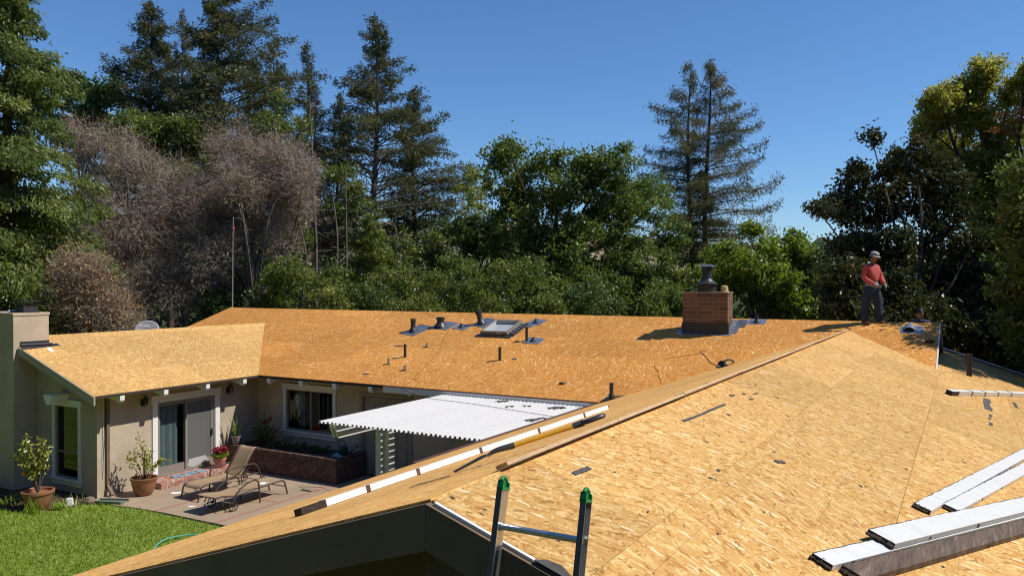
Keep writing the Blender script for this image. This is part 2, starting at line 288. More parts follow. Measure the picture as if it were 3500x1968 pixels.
# ------------------------------------------------------------------ mesh helpers
class MB:
    def __init__(s): s.v = []; s.f = []; s.uv = None
    def add(s, vs, fs):
        o = len(s.v); s.v += [tuple(x) for x in vs]; s.f += [tuple(i + o for i in f) for f in fs]; return s
    def box(s, x0, x1, y0, y1, z0, z1):
        return s.add([(x0, y0, z0), (x1, y0, z0), (x1, y1, z0), (x0, y1, z0), (x0, y0, z1), (x1, y0, z1), (x1, y1, z1), (x0, y1, z1)],
                     [(3, 2, 1, 0), (4, 5, 6, 7), (0, 1, 5, 4), (1, 2, 6, 5), (2, 3, 7, 6), (3, 0, 4, 7)])
    def bar(s, p0, p1, w, h, up=(0, 0, 1)):
        p0 = Vector(p0); p1 = Vector(p1); d = (p1 - p0).normalized(); up = Vector(up)
        a = d.cross(up).normalized(); b = a.cross(d).normalized()
        vs = [p + a * sx * w / 2 + b * sy * h / 2 for p in (p0, p1) for sx, sy in ((-1, -1), (1, -1), (1, 1), (-1, 1))]
        return s.add(vs, [(0, 1, 2, 3), (7, 6, 5, 4), (0, 4, 5, 1), (1, 5, 6, 2), (2, 6, 7, 3), (3, 7, 4, 0)])
    def tube(s, pts, r, n=8, caps=True):
        pts = [Vector(p) for p in pts]; k = len(pts); rs = list(r) if hasattr(r, '__len__') else [r] * k
        o = len(s.v); prev = None
        for i, p in enumerate(pts):
            d = (pts[min(i + 1, k - 1)] - pts[max(i - 1, 0)])
            d = d.normalized() if d.length > 1e-9 else Vector((0, 0, 1))
            if prev is None:
                a = d.orthogonal().normalized()
            else:
                a = prev - d * prev.dot(d); a = a.normalized() if a.length > 1e-6 else d.orthogonal().normalized()
            prev = a; b = d.cross(a)
            for j in range(n):
                t = 2 * math.pi * j / n; s.v.append(tuple(p + (a * math.cos(t) + b * math.sin(t)) * rs[i]))
        for i in range(k - 1):
            for j in range(n):
                s.f.append((o + i * n + j, o + i * n + (j + 1) % n, o + (i + 1) * n + (j + 1) % n, o + (i + 1) * n + j))
        if caps: s.f.append(tuple(o + j for j in reversed(range(n)))); s.f.append(tuple(o + (k - 1) * n + j for j in range(n)))
        return s
    def lathe(s, prof, c=(0, 0, 0), n=24, sx=1.0, sy=1.0):
        o = len(s.v); k = len(prof)
        for r, z in prof:
            for j in range(n):
                t = 2 * math.pi * j / n; s.v.append((c[0] + r * math.cos(t) * sx, c[1] + r * math.sin(t) * sy, c[2] + z))
        for i in range(k - 1):
            for j in range(n):
                s.f.append((o + i * n + j, o + i * n + (j + 1) % n, o + (i + 1) * n + (j + 1) % n, o + (i + 1) * n + j))
        if prof[0][0] > 1e-4: s.f.append(tuple(o + j for j in reversed(range(n))))
        if prof[-1][0] > 1e-4: s.f.append(tuple(o + (k - 1) * n + j for j in range(n)))
        return s
    def prism(s, poly, off):
        n = len(poly); off = Vector(off); a = [Vector(p) for p in poly]; b = [p + off for p in a]
        return s.add(a + b, [tuple(reversed(range(n))), tuple(range(n, 2 * n))] + [(i, (i + 1) % n, n + (i + 1) % n, n + i) for i in range(n)])
    def xf(s, mat):
        s.v = [tuple(mat @ Vector(p)) for p in s.v]; return s
    def build(s, name, mat, parent=None, smooth=False, bevel=0.0):
        me = bpy.data.meshes.new(name); me.from_pydata(s.v, [], s.f); me.update()
        o = bpy.data.objects.new(name, me); COL.objects.link(o)
        me.materials.append(M[mat] if isinstance(mat, str) else mat)
        bm = bmesh.new(); bm.from_mesh(me); bmesh.ops.recalc_face_normals(bm, faces=bm.faces); bm.to_mesh(me); bm.free()
        if smooth:
            me.polygons.foreach_set('use_smooth', [True] * len(me.polygons))
            me.set_sharp_from_angle(angle=R(40))
        if bevel:
            b = o.modifiers.new('bevel', 'BEVEL'); b.width = bevel; b.segments = 2; b.limit_method = 'ANGLE'
        attach(o, parent); return o
def parent_inv(p):
    # world matrix of p from the chain (no depsgraph update needed)
    m = Matrix.Identity(4); chain = []
    q = p
    while q is not None: chain.append(q); q = q.parent
    for q in reversed(chain): m = m @ q.matrix_parent_inverse @ Matrix.LocRotScale(q.location, q.rotation_euler, q.scale)
    return m.inverted()
def attach(o, parent):
    if parent is None: return
    o.parent = parent; o.matrix_parent_inverse = parent_inv(parent)
def tag(o, label=None, cat=None, group=None, kind=None):
    if label: o['label'] = label
    if cat: o['category'] = cat
    if group: o['group'] = group
    if kind: o['kind'] = kind
    return o
def thing(name, label, cat, loc=(0, 0, 0), group=None):
    o = bpy.data.objects.new(name, None); COL.objects.link(o); o.location = loc; o.empty_display_size = 0.2
    return tag(o, label, cat, group)
def curve_pts(pts, n=8):
    P = [Vector(p) for p in pts]; out = []
    for i in range(len(P) - 1):
        p0 = P[max(i - 1, 0)]; p1 = P[i]; p2 = P[i + 1]; p3 = P[min(i + 2, len(P) - 1)]
        for k in range(n):
            t = k / n; out.append(0.5 * ((2 * p1) + (p2 - p0) * t + (2 * p0 - 5 * p1 + 4 * p2 - p3) * t * t + (3 * p1 - p0 - 3 * p2 + p3) * t ** 3))
    out.append(P[-1]); return out
# ------------------------------------------------------------------ setting
gd = MB(); gd.add([(-2500, -2500, -0.06), (2500, -2500, -0.06), (2500, 2500, -0.06), (-2500, 2500, -0.06)], [(0, 1, 2, 3)])
tag(gd.build('ground', 'ground'), kind='structure')
lw = MB(); lw.add([(-60, -20, -0.03), (-7.5, -20, -0.03), (-7.5, 11.9, -0.03), (-18.28, 11.9, -0.03), (-18.38, 11.2, -0.03), (-18.55, 10.78, -0.03), (-19.08, 10.36, -0.03), (-19.8, 10.25, -0.03), (-21.5, 10.6, -0.03), (-60, 10.8, -0.03)], [tuple(range(10))])
tag(lw.build('lawn', 'lawn_soil'), kind='structure')
bd = MB(); bd.add([(-19.8, 10.25, -0.022), (-19.08, 10.36, -0.022), (-18.55, 10.78, -0.022), (-18.38, 11.2, -0.022), (-18.28, 11.9, -0.022), (-30, 11.9, -0.022), (-30, 10.7, -0.022), (-21.5, 10.6, -0.022)], [tuple(range(8))])
tag(bd.build('flower_bed', 'mulch'), kind='structure')
pa = MB(); pa.prism([(-18.5, 11.72, -0.12), (-17.6, 11.74, -0.12), (-16.9, 11.86, -0.12), (-16.15, 11.92, -0.12), (-13.9, 11.96, -0.12), (-6.6, 11.96, -0.12), (-6.6, 17, -0.12), (-18.5, 17, -0.12)], (0, 0, 0.12))
patio = tag(pa.build('patio', 'concrete'), kind='structure')
bi = MB(); bi.box(-14.40, -14.28, 11.97, 15.76, 0.0, 0.004); bi.box(-14.96, -14.40, 13.78, 13.90, 0.0, 0.004); bi.box(-16.36, -16.25, 11.9, 13.1, 0.0, 0.004)
bi.build('brick_inlay', 'brick_inlay', patio)
# far hills
def hill(name, mat, pts, d0, d1, seed):
    rg = np.random.default_rng(seed); m = MB(); S, C = math.sin(R(29.7)), math.cos(R(29.7)); n = 90; rows = 14
    for i in range(n + 1):
        px = pts[0][0] + (pts[-1][0] - pts[0][0]) * i / n
        top = np.interp(px, [p[0] for p in pts], [p[1] for p in pts])
        for j in range(rows + 1):
            t = j / rows; d = d0 + (d1 - d0) * t; h = top * math.sin(min(t / 0.75, 1) * math.pi / 2) ** 1.3 * (1 if t < 0.75 else 1 - (t - 0.75) * 0.6)
            r = px * d; h += (0 if t < 0.1 else rg.normal(0, 0.7)) + 2.2 * math.sin(px * 60 + j) * t
            m.v.append((r * C - d * S, r * S + d * C, h - 1.0))
    for i in range(n):
        for j in range(rows): a = i * (rows + 1) + j; m.f.append((a, a + rows + 1, a + rows + 2, a + 1))
    return tag(m.build(name, mat, smooth=True), kind='structure')
# (bearing tangent, height in metres)
hill('hill', 'hill', [(-0.9, 40), (-0.55, 52), (-0.2, 50), (-0.09, 42), (0.02, 46), (0.1, 40), (0.2, 33), (0.3, 30), (0.5, 30), (0.8, 26), (1.2, 30)], 260, 640, 3)
hill('wooded_hill', 'hill_wooded', [(0.28, 1), (0.33, 12), (0.38, 21), (0.42, 22), (0.47, 15), (0.53, 13), (0.62, 16), (0.75, 18), (0.9, 10), (1.0, 1)], 180, 340, 5)

# ------------------------------------------------------------------ house: roof decks of OSB sheets
house = thing('ranch_house', 'beige stucco ranch house with its roof stripped to bare OSB sheathing', 'house', (-12, 18, 0))
def clip(poly, a, b, c):           # keep a*u + b*v <= c
    out = []
    for i in range(len(poly)):
        p, q = poly[i], poly[(i + 1) % len(poly)]; dp = a * p[0] + b * p[1] - c; dq = a * q[0] + b * q[1] - c
        if dp <= 0: out.append(p)
        if (dp < 0 < dq) or (dq < 0 < dp):
            t = dp / (dp - dq); out.append((p[0] + (q[0] - p[0]) * t, p[1] + (q[1] - p[1]) * t))
    return out
def area(p): return abs(sum(p[i][0] * p[(i + 1) % len(p)][1] - p[(i + 1) % len(p)][0] * p[i][1] for i in range(len(p)))) / 2
def deck(O, U, V, polyxy, uv_of, mat, v0=0.0, u0=0.0, sheets=True, seed=1, label=None, jit=0.0012):
    O = Vector(O); U = Vector(U); V = Vector(V).normalized(); N = U.cross(V).normalized()
    poly = [uv_of(*p) for p in polyxy]; rg = random.Random(seed)
    b = MB(); b.prism([O + U * p[0] + V * p[1] - N * 0.040 for p in poly], N * 0.026)
    base = b.build('roof_deck', 'lumber', house)
    if label: base['label'] = label
    if not sheets: return base
    us = [p[0] for p in poly]; vs = [p[1] for p in poly]; g = 0.0016; row = 0; v = v0
    while v > min(vs): v -= 1.22
    while v < max(vs):
        u = u0 + (1.22 if row % 2 else 0.0)
        while u > min(us): u -= 2.44
        while u < max(us):
            c = poly
            for (a, bb, cc) in ((-1, 0, -(u + g)), (1, 0, u + 2.44 - g), (0, -1, -(v + g)), (0, 1, v + 1.22 - g)):
                c = clip(c, a, bb, cc)
                if len(c) < 3: break
            if len(c) >= 3 and area(c) > 0.01:
                cc = [c[0]]
                for p in c[1:]:
                    if abs(p[0] - cc[-1][0]) + abs(p[1] - cc[-1][1]) > 1e-4: cc.append(p)
                if abs(cc[0][0] - cc[-1][0]) + abs(cc[0][1] - cc[-1][1]) < 1e-4: cc.pop()
                if len(cc) >= 3:
                    dz = [rg.uniform(0, jit) for _ in range(4)]
                    me = bpy.data.meshes.new('osb_sheet'); n = len(cc)
                    lift = [N * (dz[0] + dz[1] * (p[0] - u) / 2.44 + dz[2] * (p[1] - v) / 1.22) for p in cc]
                    top = [O + U * p[0] + V * p[1] + l for p, l in zip(cc, lift)]; bot = [q - N * 0.0125 for q in top]
                    if area(cc) and sum(cc[i][0] * cc[(i + 1) % n][1] - cc[(i + 1) % n][0] * cc[i][1] for i in range(n)) < 0:
                        top.reverse(); bot.reverse(); cc.reverse()
                    me.from_pydata([tuple(q) for q in top + bot], [], [tuple(range(n)), tuple(reversed(range(n, 2 * n)))] + [(i, n + i, n + (i + 1) % n, (i + 1) % n) for i in range(n)])
                    ul = me.uv_layers.new(name='UVMap'); ox, oy = rg.uniform(0, 40), rg.uniform(0, 40); fl = rg.choice((1, -1))
                    q2 = [((p[0] - u) * fl + ox, (p[1] - v) + oy) for p in cc] * 2
                    for lp in me.loops: ul.data[lp.index].uv = q2[lp.vertex_index]
                    me.materials.append(M[mat]); me.update()
                    o = bpy.data.objects.new('osb_sheet', me); COL.objects.link(o); attach(o, base)
            u += 2.44
        v += 1.22; row += 1
    return base
K = math.sqrt(1 + 1 / 9); T3 = 1 / 3
zmain = lambda y: 4.32 - abs(21.6 - y) / 3
zA = lambda x: 2.603 + (-17.88 - x) / 3
zCl = lambda x: 2.603 + (x + 7.08) * 0.329
zCr = lambda x: 4.11 - (x + 2.5) / 3
deck((-25, 16.45, 2.603), (1, 0, 0), (0, 1, T3), [(-25, 21.6), (-25, 16.89), (-21.66, 20.23), (-17.88, 16.45), (-7.08, 16.45), (-2.5, 20.97), (-0.56, 19.03), (-0.56, 21.6)],
     lambda x, y: (x + 25, (y - 16.45) * K), 'osb_less_lit', 0, 0.7, seed=2, label='orange-brown sheathed slope of the main roof')
deck((-25, 26.75, 2.603), (-1, 0, 0), (0, -1, T3), [(-25, 21.6), (-0.56, 21.6), (-0.56, 26.75), (-25, 26.75)], lambda x, y: (-25 - x, (26.75 - y) * K), 'osb_less_lit', sheets=False)
deck((-17.88, 11.43, 2.603), (0, 1, 0), (-1, 0, T3), [(-17.88, 11.43), (-17.88, 16.45), (-21.66, 20.23), (-21.66, 12.2), (-21.05, 12.2), (-21.05, 11.43)],
     lambda x, y: (y - 11.43, (-17.88 - x) * K), 'osb_gold', 0, 0.9, seed=5, label='pale gold sheathed slope over the sliding door')
deck((-25.44, 11.43, 2.603), (0, -1, 0), (1, 0, T3), [(-25.44, 12.2), (-21.66, 12.2), (-21.66, 20.23), (-25.44, 16.45)], lambda x, y: (11.43 - y, (x + 25.44) * K), 'osb_gold', sheets=False)
deck((-7.08, 20.97, 2.603), (0, -1, 0), (1, 0, 0.329), [(-7.08, 3.5), (-2.5, 3.5), (-2.5, 20.97), (-7.08, 16.45)], lambda x, y: (20.97 - y, (x + 7.08) * 1.0527), 'osb_sheen', 0, 0.3, seed=8, label='left sheathed slope of the near wing seen at a low angle')
deck((2.1, 3.5, 2.5767), (0, 1, 0), (-1, 0, T3), [(-2.49, 3.5), (-2.49, 20.96), (-0.56, 19.03), (-0.56, 24.6), (2.1, 24.6), (2.1, 3.5)], lambda x, y: (y - 3.5, (2.1 - x) * K), 'osb_gold', 0.26, 1.1, seed=11, label='broad golden sheathed slope in the foreground')
# ridge lath with a dark gap on the near wing
rr = random.Random(4); y = 4.25
while y < 20.5:
    L = rr.uniform(1.6, 2.5); y1 = min(y + L, 20.7); j = rr.uniform(0, 0.008)
    m = MB(); w = 0.035
    m.prism([(-2.545, y, 4.128 + j), (-2.465, y, 4.168 + j), (-2.452, y, 4.148 + j), (-2.53, y, 4.108 + j)], (0, y1 - y - 0.008, rr.uniform(-0.006, 0.006)))
    m.build('ridge_lath', 'lumber', house); y = y1
# house walls ------------------------------------------------------------------
def wall(name, p0, p1, z0, z1, th, openings=(), mat='stucco', gable=None):
    # p0->p1 along the face, th: 2d offset to the inner side
    p0 = Vector((*p0, 0)); p1 = Vector((*p1, 0)); d = (p1 - p0); Ln = d.length; d.normalize(); t = Vector((*th, 0)); m = MB()
    ss = sorted({0, Ln, *[o[0] for o in openings], *[o[1] for o in openings]})
    for a, b in zip(ss[:-1], ss[1:]):
        zs = sorted([(o[2], o[3]) for o in openings if o[0] <= a + 1e-6 and o[1] >= b - 1e-6]); z = z0; segs = []
        for q0, q1 in zs:
            if q0 > z + 1e-6: segs.append((z, q0))
            z = q1
        if z < z1: segs.append((z, z1))
        for q0, q1 in segs:
            A = p0 + d * a; B = p0 + d * b
            m.prism([A + Vector((0, 0, q0)), B + Vector((0, 0, q0)), B + Vector((0, 0, q1)), A + Vector((0, 0, q1))], t)
    if gable: m.prism([Vector(g) for g in gable], t)
    return m.build(name, mat, house)
wall('wall', (-18.5, 17.0), (-6.6, 17.0), 0, 2.745, (0, 0.15), [(1.19, 3.0, 1.0, 2.18), (4.08, 5.67, 0, 2.17)])
wall('wall', (-18.5, 11.9), (-18.5, 17.15), 0, 2.765, (-0.15, 0), [(1.67, 3.52, 0.15, 2.12)])
wall('wall', (-24.82, 11.9), (-18.66, 11.9), 0, 2.765, (0, 0.15), [(4.59, 5.58, 0.35, 2.17)], gable=[(-24.6, 11.9, 2.766), (-18.72, 11.9, 2.766), (-21.66, 11.9, 3.80)])
wall('wall', (-2.61, 3.6), (1.6, 3.6), 0, 2.62, (0, 0.15), mat='shaded_stucco', gable=[(-2.61, 3.6, 2.621), (1.6, 3.6, 2.621), (-2.50, 3.6, 4.05), (-2.61, 3.6, 4.02)])
wall('wall', (-6.6, 5.2), (-2.62, 5.2), 0, 2.70, (0, 0.15), mat='shaded_stucco', gable=[(-6.6, 5.2, 2.701), (-2.62, 5.2, 2.701), (-2.62, 5.2, 4.01)])
wall('wall', (-6.6, 5.36), (-6.6, 16.98), 0, 2.70, (0.15, 0)); wall('wall', (1.6, 3.76), (1.6, 24.2), 0, 2.66, (-0.15, 0)); wall('wall', (-2.61, 3.76), (-2.61, 5.19), 0, 4.0, (0.12, 0), mat='shaded_stucco')
wall('wall', (-24.82, 12.06), (-24.82, 26.2), 0, 2.75, (0.15, 0)); wall('wall', (-24.6, 26.2), (1.4, 26.2), 0, 2.72, (0, -0.15))
wall('wall', (-0.85, 17.2), (-0.85, 26.0), 0, 2.75, (-0.12, 0), gable=[(-0.85, 17.2, 2.76), (-0.85, 26.0, 2.76), (-0.85, 21.6, 4.22)])
fl = MB(); fl.box(-24.6, -6.7, 17.2, 26.0, -0.05, 0.10); fl.box(-24.6, -18.7, 12.1, 17.19, -0.05, 0.10); fl.build('floor_slab', 'interior', house)
iw = MB(); iw.box(-24.6, -6.7, 20.4, 20.5, 0.1, 3.0); iw.box(-22.6, -22.5, 12.1, 17.1, 0.1, 2.8); iw.box(-18.6, -18.5, 17.2, 20.3, 0.1, 2.8); iw.build('inner_wall', 'interior', house)
# barge boards, fascias, rafter tails
def slope_board(name, a, b, h, th, mat, drop=0.0, parent=house):
    # a, b: top edge ends; th: thickness vector
    a = Vector(a) - Vector((0, 0, drop)); b = Vector(b) - Vector((0, 0, drop)); m = MB()
    m.prism([a, b, b - Vector((0, 0, h)), a - Vector((0, 0, h))], th); return m.build(name, mat, parent)
slope_board('barge_board', (-17.83, 11.39, zA(-17.83) - 0.004), (-21.0, 11.39, zA(-21.0) - 0.004), 0.20, (0, 0.04, 0), 'barge_paint')
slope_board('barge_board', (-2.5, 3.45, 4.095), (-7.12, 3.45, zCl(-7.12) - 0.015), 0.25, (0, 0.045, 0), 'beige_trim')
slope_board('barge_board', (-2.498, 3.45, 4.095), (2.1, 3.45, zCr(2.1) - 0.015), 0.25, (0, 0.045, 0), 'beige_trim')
slope_board('rake_edge', (-2.46, 3.475, 4.103), (-1.86, 3.475, zCr(-1.86) + 0.004), 0.022, (0, 0.023, 0), 'trim_white')
slope_board('rake_edge', (-1.52, 3.475, zCr(-1.52) + 0.004), (2.1, 3.475, zCr(2.1) + 0.004), 0.022, (0, 0.023, 0), 'trim_white')
slope_board('rake_edge', (-1.855, 3.462, zCr(-1.855) + 0.003), (-1.525, 3.462, zCr(-1.525) + 0.003), 0.022, (0, 0.036, 0), 'felt')  # dark length of the rake standing in for a shadow patch
slope_board('rake_edge', (-0.555, 21.6, 4.318), (-0.555, 18.93, zmain(18.93) - 0.002), 0.05, (0.03, 0, 0), 'trim_white')
slope_board('barge_board', (-0.60, 21.6, 4.25), (-0.60, 18.95, zmain(18.95) - 0.07), 0.14, (0.04, 0, 0), 'barge_paint')
slope_board('barge_board', (-0.56, 21.602, 4.31), (-0.56, 26.7, zmain(26.7) - 0.01), 0.20, (0.04, 0, 0), 'barge_paint')
m = MB(); m.box(-17.90, -17.86, 11.45, 16.43, 2.535, 2.585); m.build('eave_edge', 'rot_wood', house)
m = MB(); m.box(-17.86, -13.25, 16.44, 16.48, 2.53, 2.585); m.build('eave_edge', 'rot_wood', house)
m = MB(); m.box(-13.24, -7.10, 16.40, 16.44, 2.43, 2.575); m.build('fascia', 'trim_white', house)
m = MB(); m.box(-13.24, -7.10, 16.395, 16.455, 2.578, 2.595); m.build('drip_edge', 'brown_paint', house)
m = MB(); m.box(-7.21, -7.085, 9.6, 16.35, 2.50, 2.592); m.build('eave_edge', 'brown_paint', house)
m = MB(); m.box(-7.12, -7.085, 3.5, 9.6, 2.50, 2.585); m.build('eave_edge', 'barge_paint', house)
m = MB(); m.box(-17.8, -7.2, 16.5, 17.0, 2.575, 2.585); m.box(-18.5, -17.9, 11.45, 16.5, 2.575, 2.585)
for x in (-17.45, -16.20, -14.96, -13.70, -12.44, -11.2, -9.95, -8.7):
    m = MB(); m.prism([(x - .06, 16.43, 2.53), (x - .06, 16.43, 2.43), (x - .06, 16.48, 2.37), (x - .06, 17.0, 2.48), (x - .06, 17.0, 2.70)], (0.12, 0, 0)); m.build('rafter_tail', 'white_paint', house)
for yy in (12.14, 13.365, 14.665, 15.935):
    m = MB(); m.prism([(-17.85, yy - .06, 2.53), (-17.85, yy - .06, 2.42), (-17.90, yy - .06, 2.36), (-18.5, yy - .06, 2.50), (-18.5, yy - .06, 2.72)], (0, 0.12, 0)); m.build('rafter_tail', 'white_paint', house)
# outlooker block on the gable over the tall window
m = MB(); m.prism([(-19.95, 11.42, 2.50), (-19.60, 11.42, 2.50), (-19.66, 11.42, 2.27), (-19.83, 11.42, 2.27)], (0, 0.48, 0)); m.build('beam_end', 'white_paint', house)
# windows
def casing(parent, axis, c, a0, a1, z0, z1, w=0.11, proj=0.035, sill=True, top=0.13, mat='trim_white'):
    # axis 'x': wall face at y=c facing -y ; axis 'y': wall face at x=c facing +x
    def bx(name, p0, p1, q0, q1, e=proj):
        m = MB()
        if axis == 'x': m.box(p0, p1, c - e, c - 0.001, q0, q1)
        else: m.box(c + 0.001, c + e, p0, p1, q0, q1)
        return m.build(name, mat, parent)
    bx('casing', a0 - w, a0, z0, z1); bx('casing', a1, a1 + w, z0, z1); bx('head_casing', a0 - w - 0.04, a1 + w + 0.04, z1 + 0.001, z1 + top + 0.04, proj + 0.012)
    if sill: bx('sill', a0 - w - 0.05, a1 + w + 0.05, z0 - 0.045, z0 - 0.001, proj + 0.05); bx('apron', a0 - w, a1 + w, z0 - 0.17, z0 - 0.047, proj)
# tall window in the left gable
m = MB(); x0, x1, z0, z1 = -20.23, -19.24, 0.35, 2.17
for b in ((x0, x0 + .04, z0, z1), (x1 - .04, x1, z0, z1), (x0 + .04, x1 - .04, z0, z0 + .04), (x0 + .04, x1 - .04, z1 - .04, z1)): m.box(b[0], b[1], 11.93, 11.98, b[2], b[3])
m.box(x0 + .04, x1 - .04, 11.935, 11.975, 0.98, 1.02)
w1 = m.build('window', 'bronze', house); casing(w1, 'x', 11.9, x0, x1, z0, z1)
m = MB(); m.box(x0 + .04, x1 - .04, 11.95, 11.956, 1.02, z1 - .04); m.build('pane', 'glass_dark', w1)
m = MB(); m.box(x0 + .04, x1 - .04, 11.95, 11.956, z0 + .04, .98); m.build('pane', 'glass_dark', w1)
# window in the main wall
m = MB(); x0, x1, z0, z1 = -17.31, -15.50, 1.0, 2.18
for b in ((x0, x0 + .04, z0, z1), (x1 - .04, x1, z0, z1), (x0 + .04, x1 - .04, z0, z0 + .04), (x0 + .04, x1 - .04, z1 - .04, z1), (-16.42, -16.36, z0 + .04, z1 - .04)): m.box(b[0], b[1], 17.03, 17.08, b[2], b[3])
w2 = m.build('window', 'bronze', house); casing(w2, 'x', 17.0, x0, x1, z0, z1)
for a, b in ((x0 + .04, -16.42), (-16.36, x1 - .04)):
    m = MB(); m.box(a, b, 17.05, 17.056, z0 + .04, z1 - .04); m.build('pane', 'glass', w2)
def folds(x0, x1, yy, z0, z1, amp=0.02, per=0.07, axis='x'):
    m = MB(); n = max(4, int((x1 - x0) / per * 6))
    for i in range(n + 1):
        a = x0 + (x1 - x0) * i / n; o = yy + amp * math.sin((a - x0) / per * 2 * math.pi)
        for z in (z0, z1): m.v.append((a, o, z) if axis == 'x' else (o, a, z))
    m.f = [(2 * i, 2 * i + 2, 2 * i + 3, 2 * i + 1) for i in range(n)]; return m
folds(-17.05, -16.80, 17.25, 1.05, 2.15).build('curtain', 'curtain', w2, True); folds(-15.98, -15.56, 17.25, 1.05, 2.15).build('curtain', 'interior', w2, True)
# sliding door
y0, y1, z0, z1 = 13.57, 15.42, 0.15, 2.12; m = MB()
for b in ((y0, y0 + .05, z0, z1), (y1 - .05, y1, z0, z1), (y0 + .05, y1 - .05, z0, z0 + .05), (y0 + .05, y1 - .05, z1 - .05, z1)): m.box(-18.58, -18.49, b[0], b[1], b[2], b[3])
sd = m.build('sliding_door', 'bronze', house); casing(sd, 'y', -18.5, y0, y1, z0, z1, w=0.15, sill=False, top=0.16, mat='white_paint')
def panel(a, b, xx, bot):
    m = MB(); q0, q1 = z0 + .051, z1 - .051
    for c in ((a, a + .07, q0, q1), (b - .07, b, q0, q1), (a + .07, b - .07, q0, q0 + bot), (a + .07, b - .07, q1 - .07, q1)): m.box(xx - .03, xx, c[0], c[1], c[2], c[3])
    return m
panel(13.621, 14.53, -18.54, .20).build('door_panel', 'bronze', sd); panel(14.45, 15.369, -18.505, .20).build('door_panel', 'bronze', sd)
m = MB(); m.box(-18.558, -18.552, 13.69, 14.46, .40, 2.0); m.build('pane', 'glass', sd)
m = MB(); m.box(-18.522, -18.518, 14.52, 15.30, .40, 2.0); m.build('insect_screen', 'screen', sd)
m = MB(); m.box(-18.505, -18.47, 15.29, 15.33, 1.0, 1.18); m.build('handle', 'dark_metal', sd)
m = MB(); m.add([(-18.504, 14.53, .27), (-18.504, 14.70, .22), (-18.503, 15.24, .30), (-18.503, 15.10, .47), (-18.504, 14.55, .45)], [(0, 1, 2, 3, 4)]); m.build('plastic_film', 'curtain', sd)
for i in range(21):
    yy = 13.72 + i * 0.078
    if 14.34 < yy < 14.52: continue
    m = MB(); a = 0.55 + 0.25 * math.sin(i * 2.3); dx, dy = 0.045 * math.cos(a), 0.045 * math.sin(a)
    m.prism([(-18.68 - dy, yy - dx, 0.2), (-18.68 + dy, yy + dx, 0.2), (-18.68 + dy, yy + dx, 2.08), (-18.68 - dy, yy - dx, 2.08)], (-0.003, 0, 0)); m.build('blind_slat', 'blind', sd)
# double doors in the main wall
for k, (a, b) in enumerate(((-14.40, -13.63), (-13.62, -12.85))):
    m = MB(); m.box(a, b, 17.04, 17.085, 0.02, 2.15); dr = m.build('door', 'door_paint', house)
    for px in (a + .10, a + .42):
        for q0, q1 in ((0.22, 0.85), (0.98, 1.55), (1.66, 1.98)):
            m = MB(); m.box(px, px + .25, 17.022, 17.039, q0, q1); m.build('door_panel', 'door_paint', dr, bevel=0.012)
m = MB()
for b in ((-14.52, -14.42, 0, 2.17), (-12.83, -12.73, 0, 2.17), (-14.52, -12.73, 2.171, 2.27)): m.box(b[0], b[1], 16.975, 16.999, b[2], b[3])
m.build('door_casing', 'door_paint', house)
# downspout with elbow and cables
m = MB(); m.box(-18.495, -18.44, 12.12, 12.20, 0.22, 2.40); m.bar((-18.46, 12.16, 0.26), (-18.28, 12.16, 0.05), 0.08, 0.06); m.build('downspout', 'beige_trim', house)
for dy, r in ((0.0, 0.008), (0.045, 0.006)):
    MB().tube(curve_pts([(-18.485, 12.06 + dy, 2.5), (-18.48, 12.05 + dy, 1.6), (-18.485, 12.03 + dy * .5, 0.9), (-18.485, 12.05, 0.45)]), r, 5).build('cable', 'dark_metal' if dy else 'trim_white', house)
# stucco chimney on the left gable
m = MB(); m.box(-22.6, -21.04, 11.30, 12.2, 0, 4.44); ch1 = m.build('stucco_chimney', 'stucco', house)
m = MB(); m.box(-22.63, -21.02, 11.28, 12.22, 4.441, 4.51); m.build('chimney_rim', 'stucco', ch1)
m = MB(); m.box(-21.45, -21.05, 11.55, 11.98, 4.512, 4.53); m.box(-21.42, -21.08, 11.58, 11.95, 4.53, 4.66)
for px in (-21.42, -21.10):
    for py in (11.58, 11.93): m.box(px, px + .02, py, py + .02, 4.66, 4.79)
m.box(-21.47, -21.03, 11.53, 12.0, 4.79, 4.815); m.box(-21.38, -21.12, 11.62, 11.9, 4.66, 4.72); m.build('chimney_cap', 'dark_metal', ch1)
m = MB(); m.tube([(-21.55, 11.45, 4.535), (-21.50, 11.95, 4.535)], 0.05, 10); m.build('sheet_roll', 'galv', ch1)
m = MB(); P = lambda x, y, dz=0.0: (x, y, zA(x) + dz)
m.prism([P(-21.03, 11.45, .012), P(-20.80, 11.40, .012), P(-20.86, 12.0, .016), P(-20.90, 12.42, .014), P(-21.03, 12.40, .012)], (0, 0, .006))
m.prism([P(-21.035, 11.46, .02), P(-21.02, 12.2, .02), (-21.02, 12.2, zA(-21.02) + .12), (-21.035, 11.46, zA(-21.035) + .12)], (.008, 0, 0))
m.tube([P(-20.99, 11.46, .05), P(-20.97, 12.25, .05)], 0.028, 8); m.build('flashing', 'lead_black', ch1)
m = MB(); m.prism([P(-20.82, 12.0, .004), P(-20.55, 11.96, .004), P(-20.54, 12.06, .004), P(-20.82, 12.12, .004)], (0, 0, .003)); tag(m.build('paper_strip', 'paper'), 'white paper strip lying beside the stucco chimney flashing', 'paper')
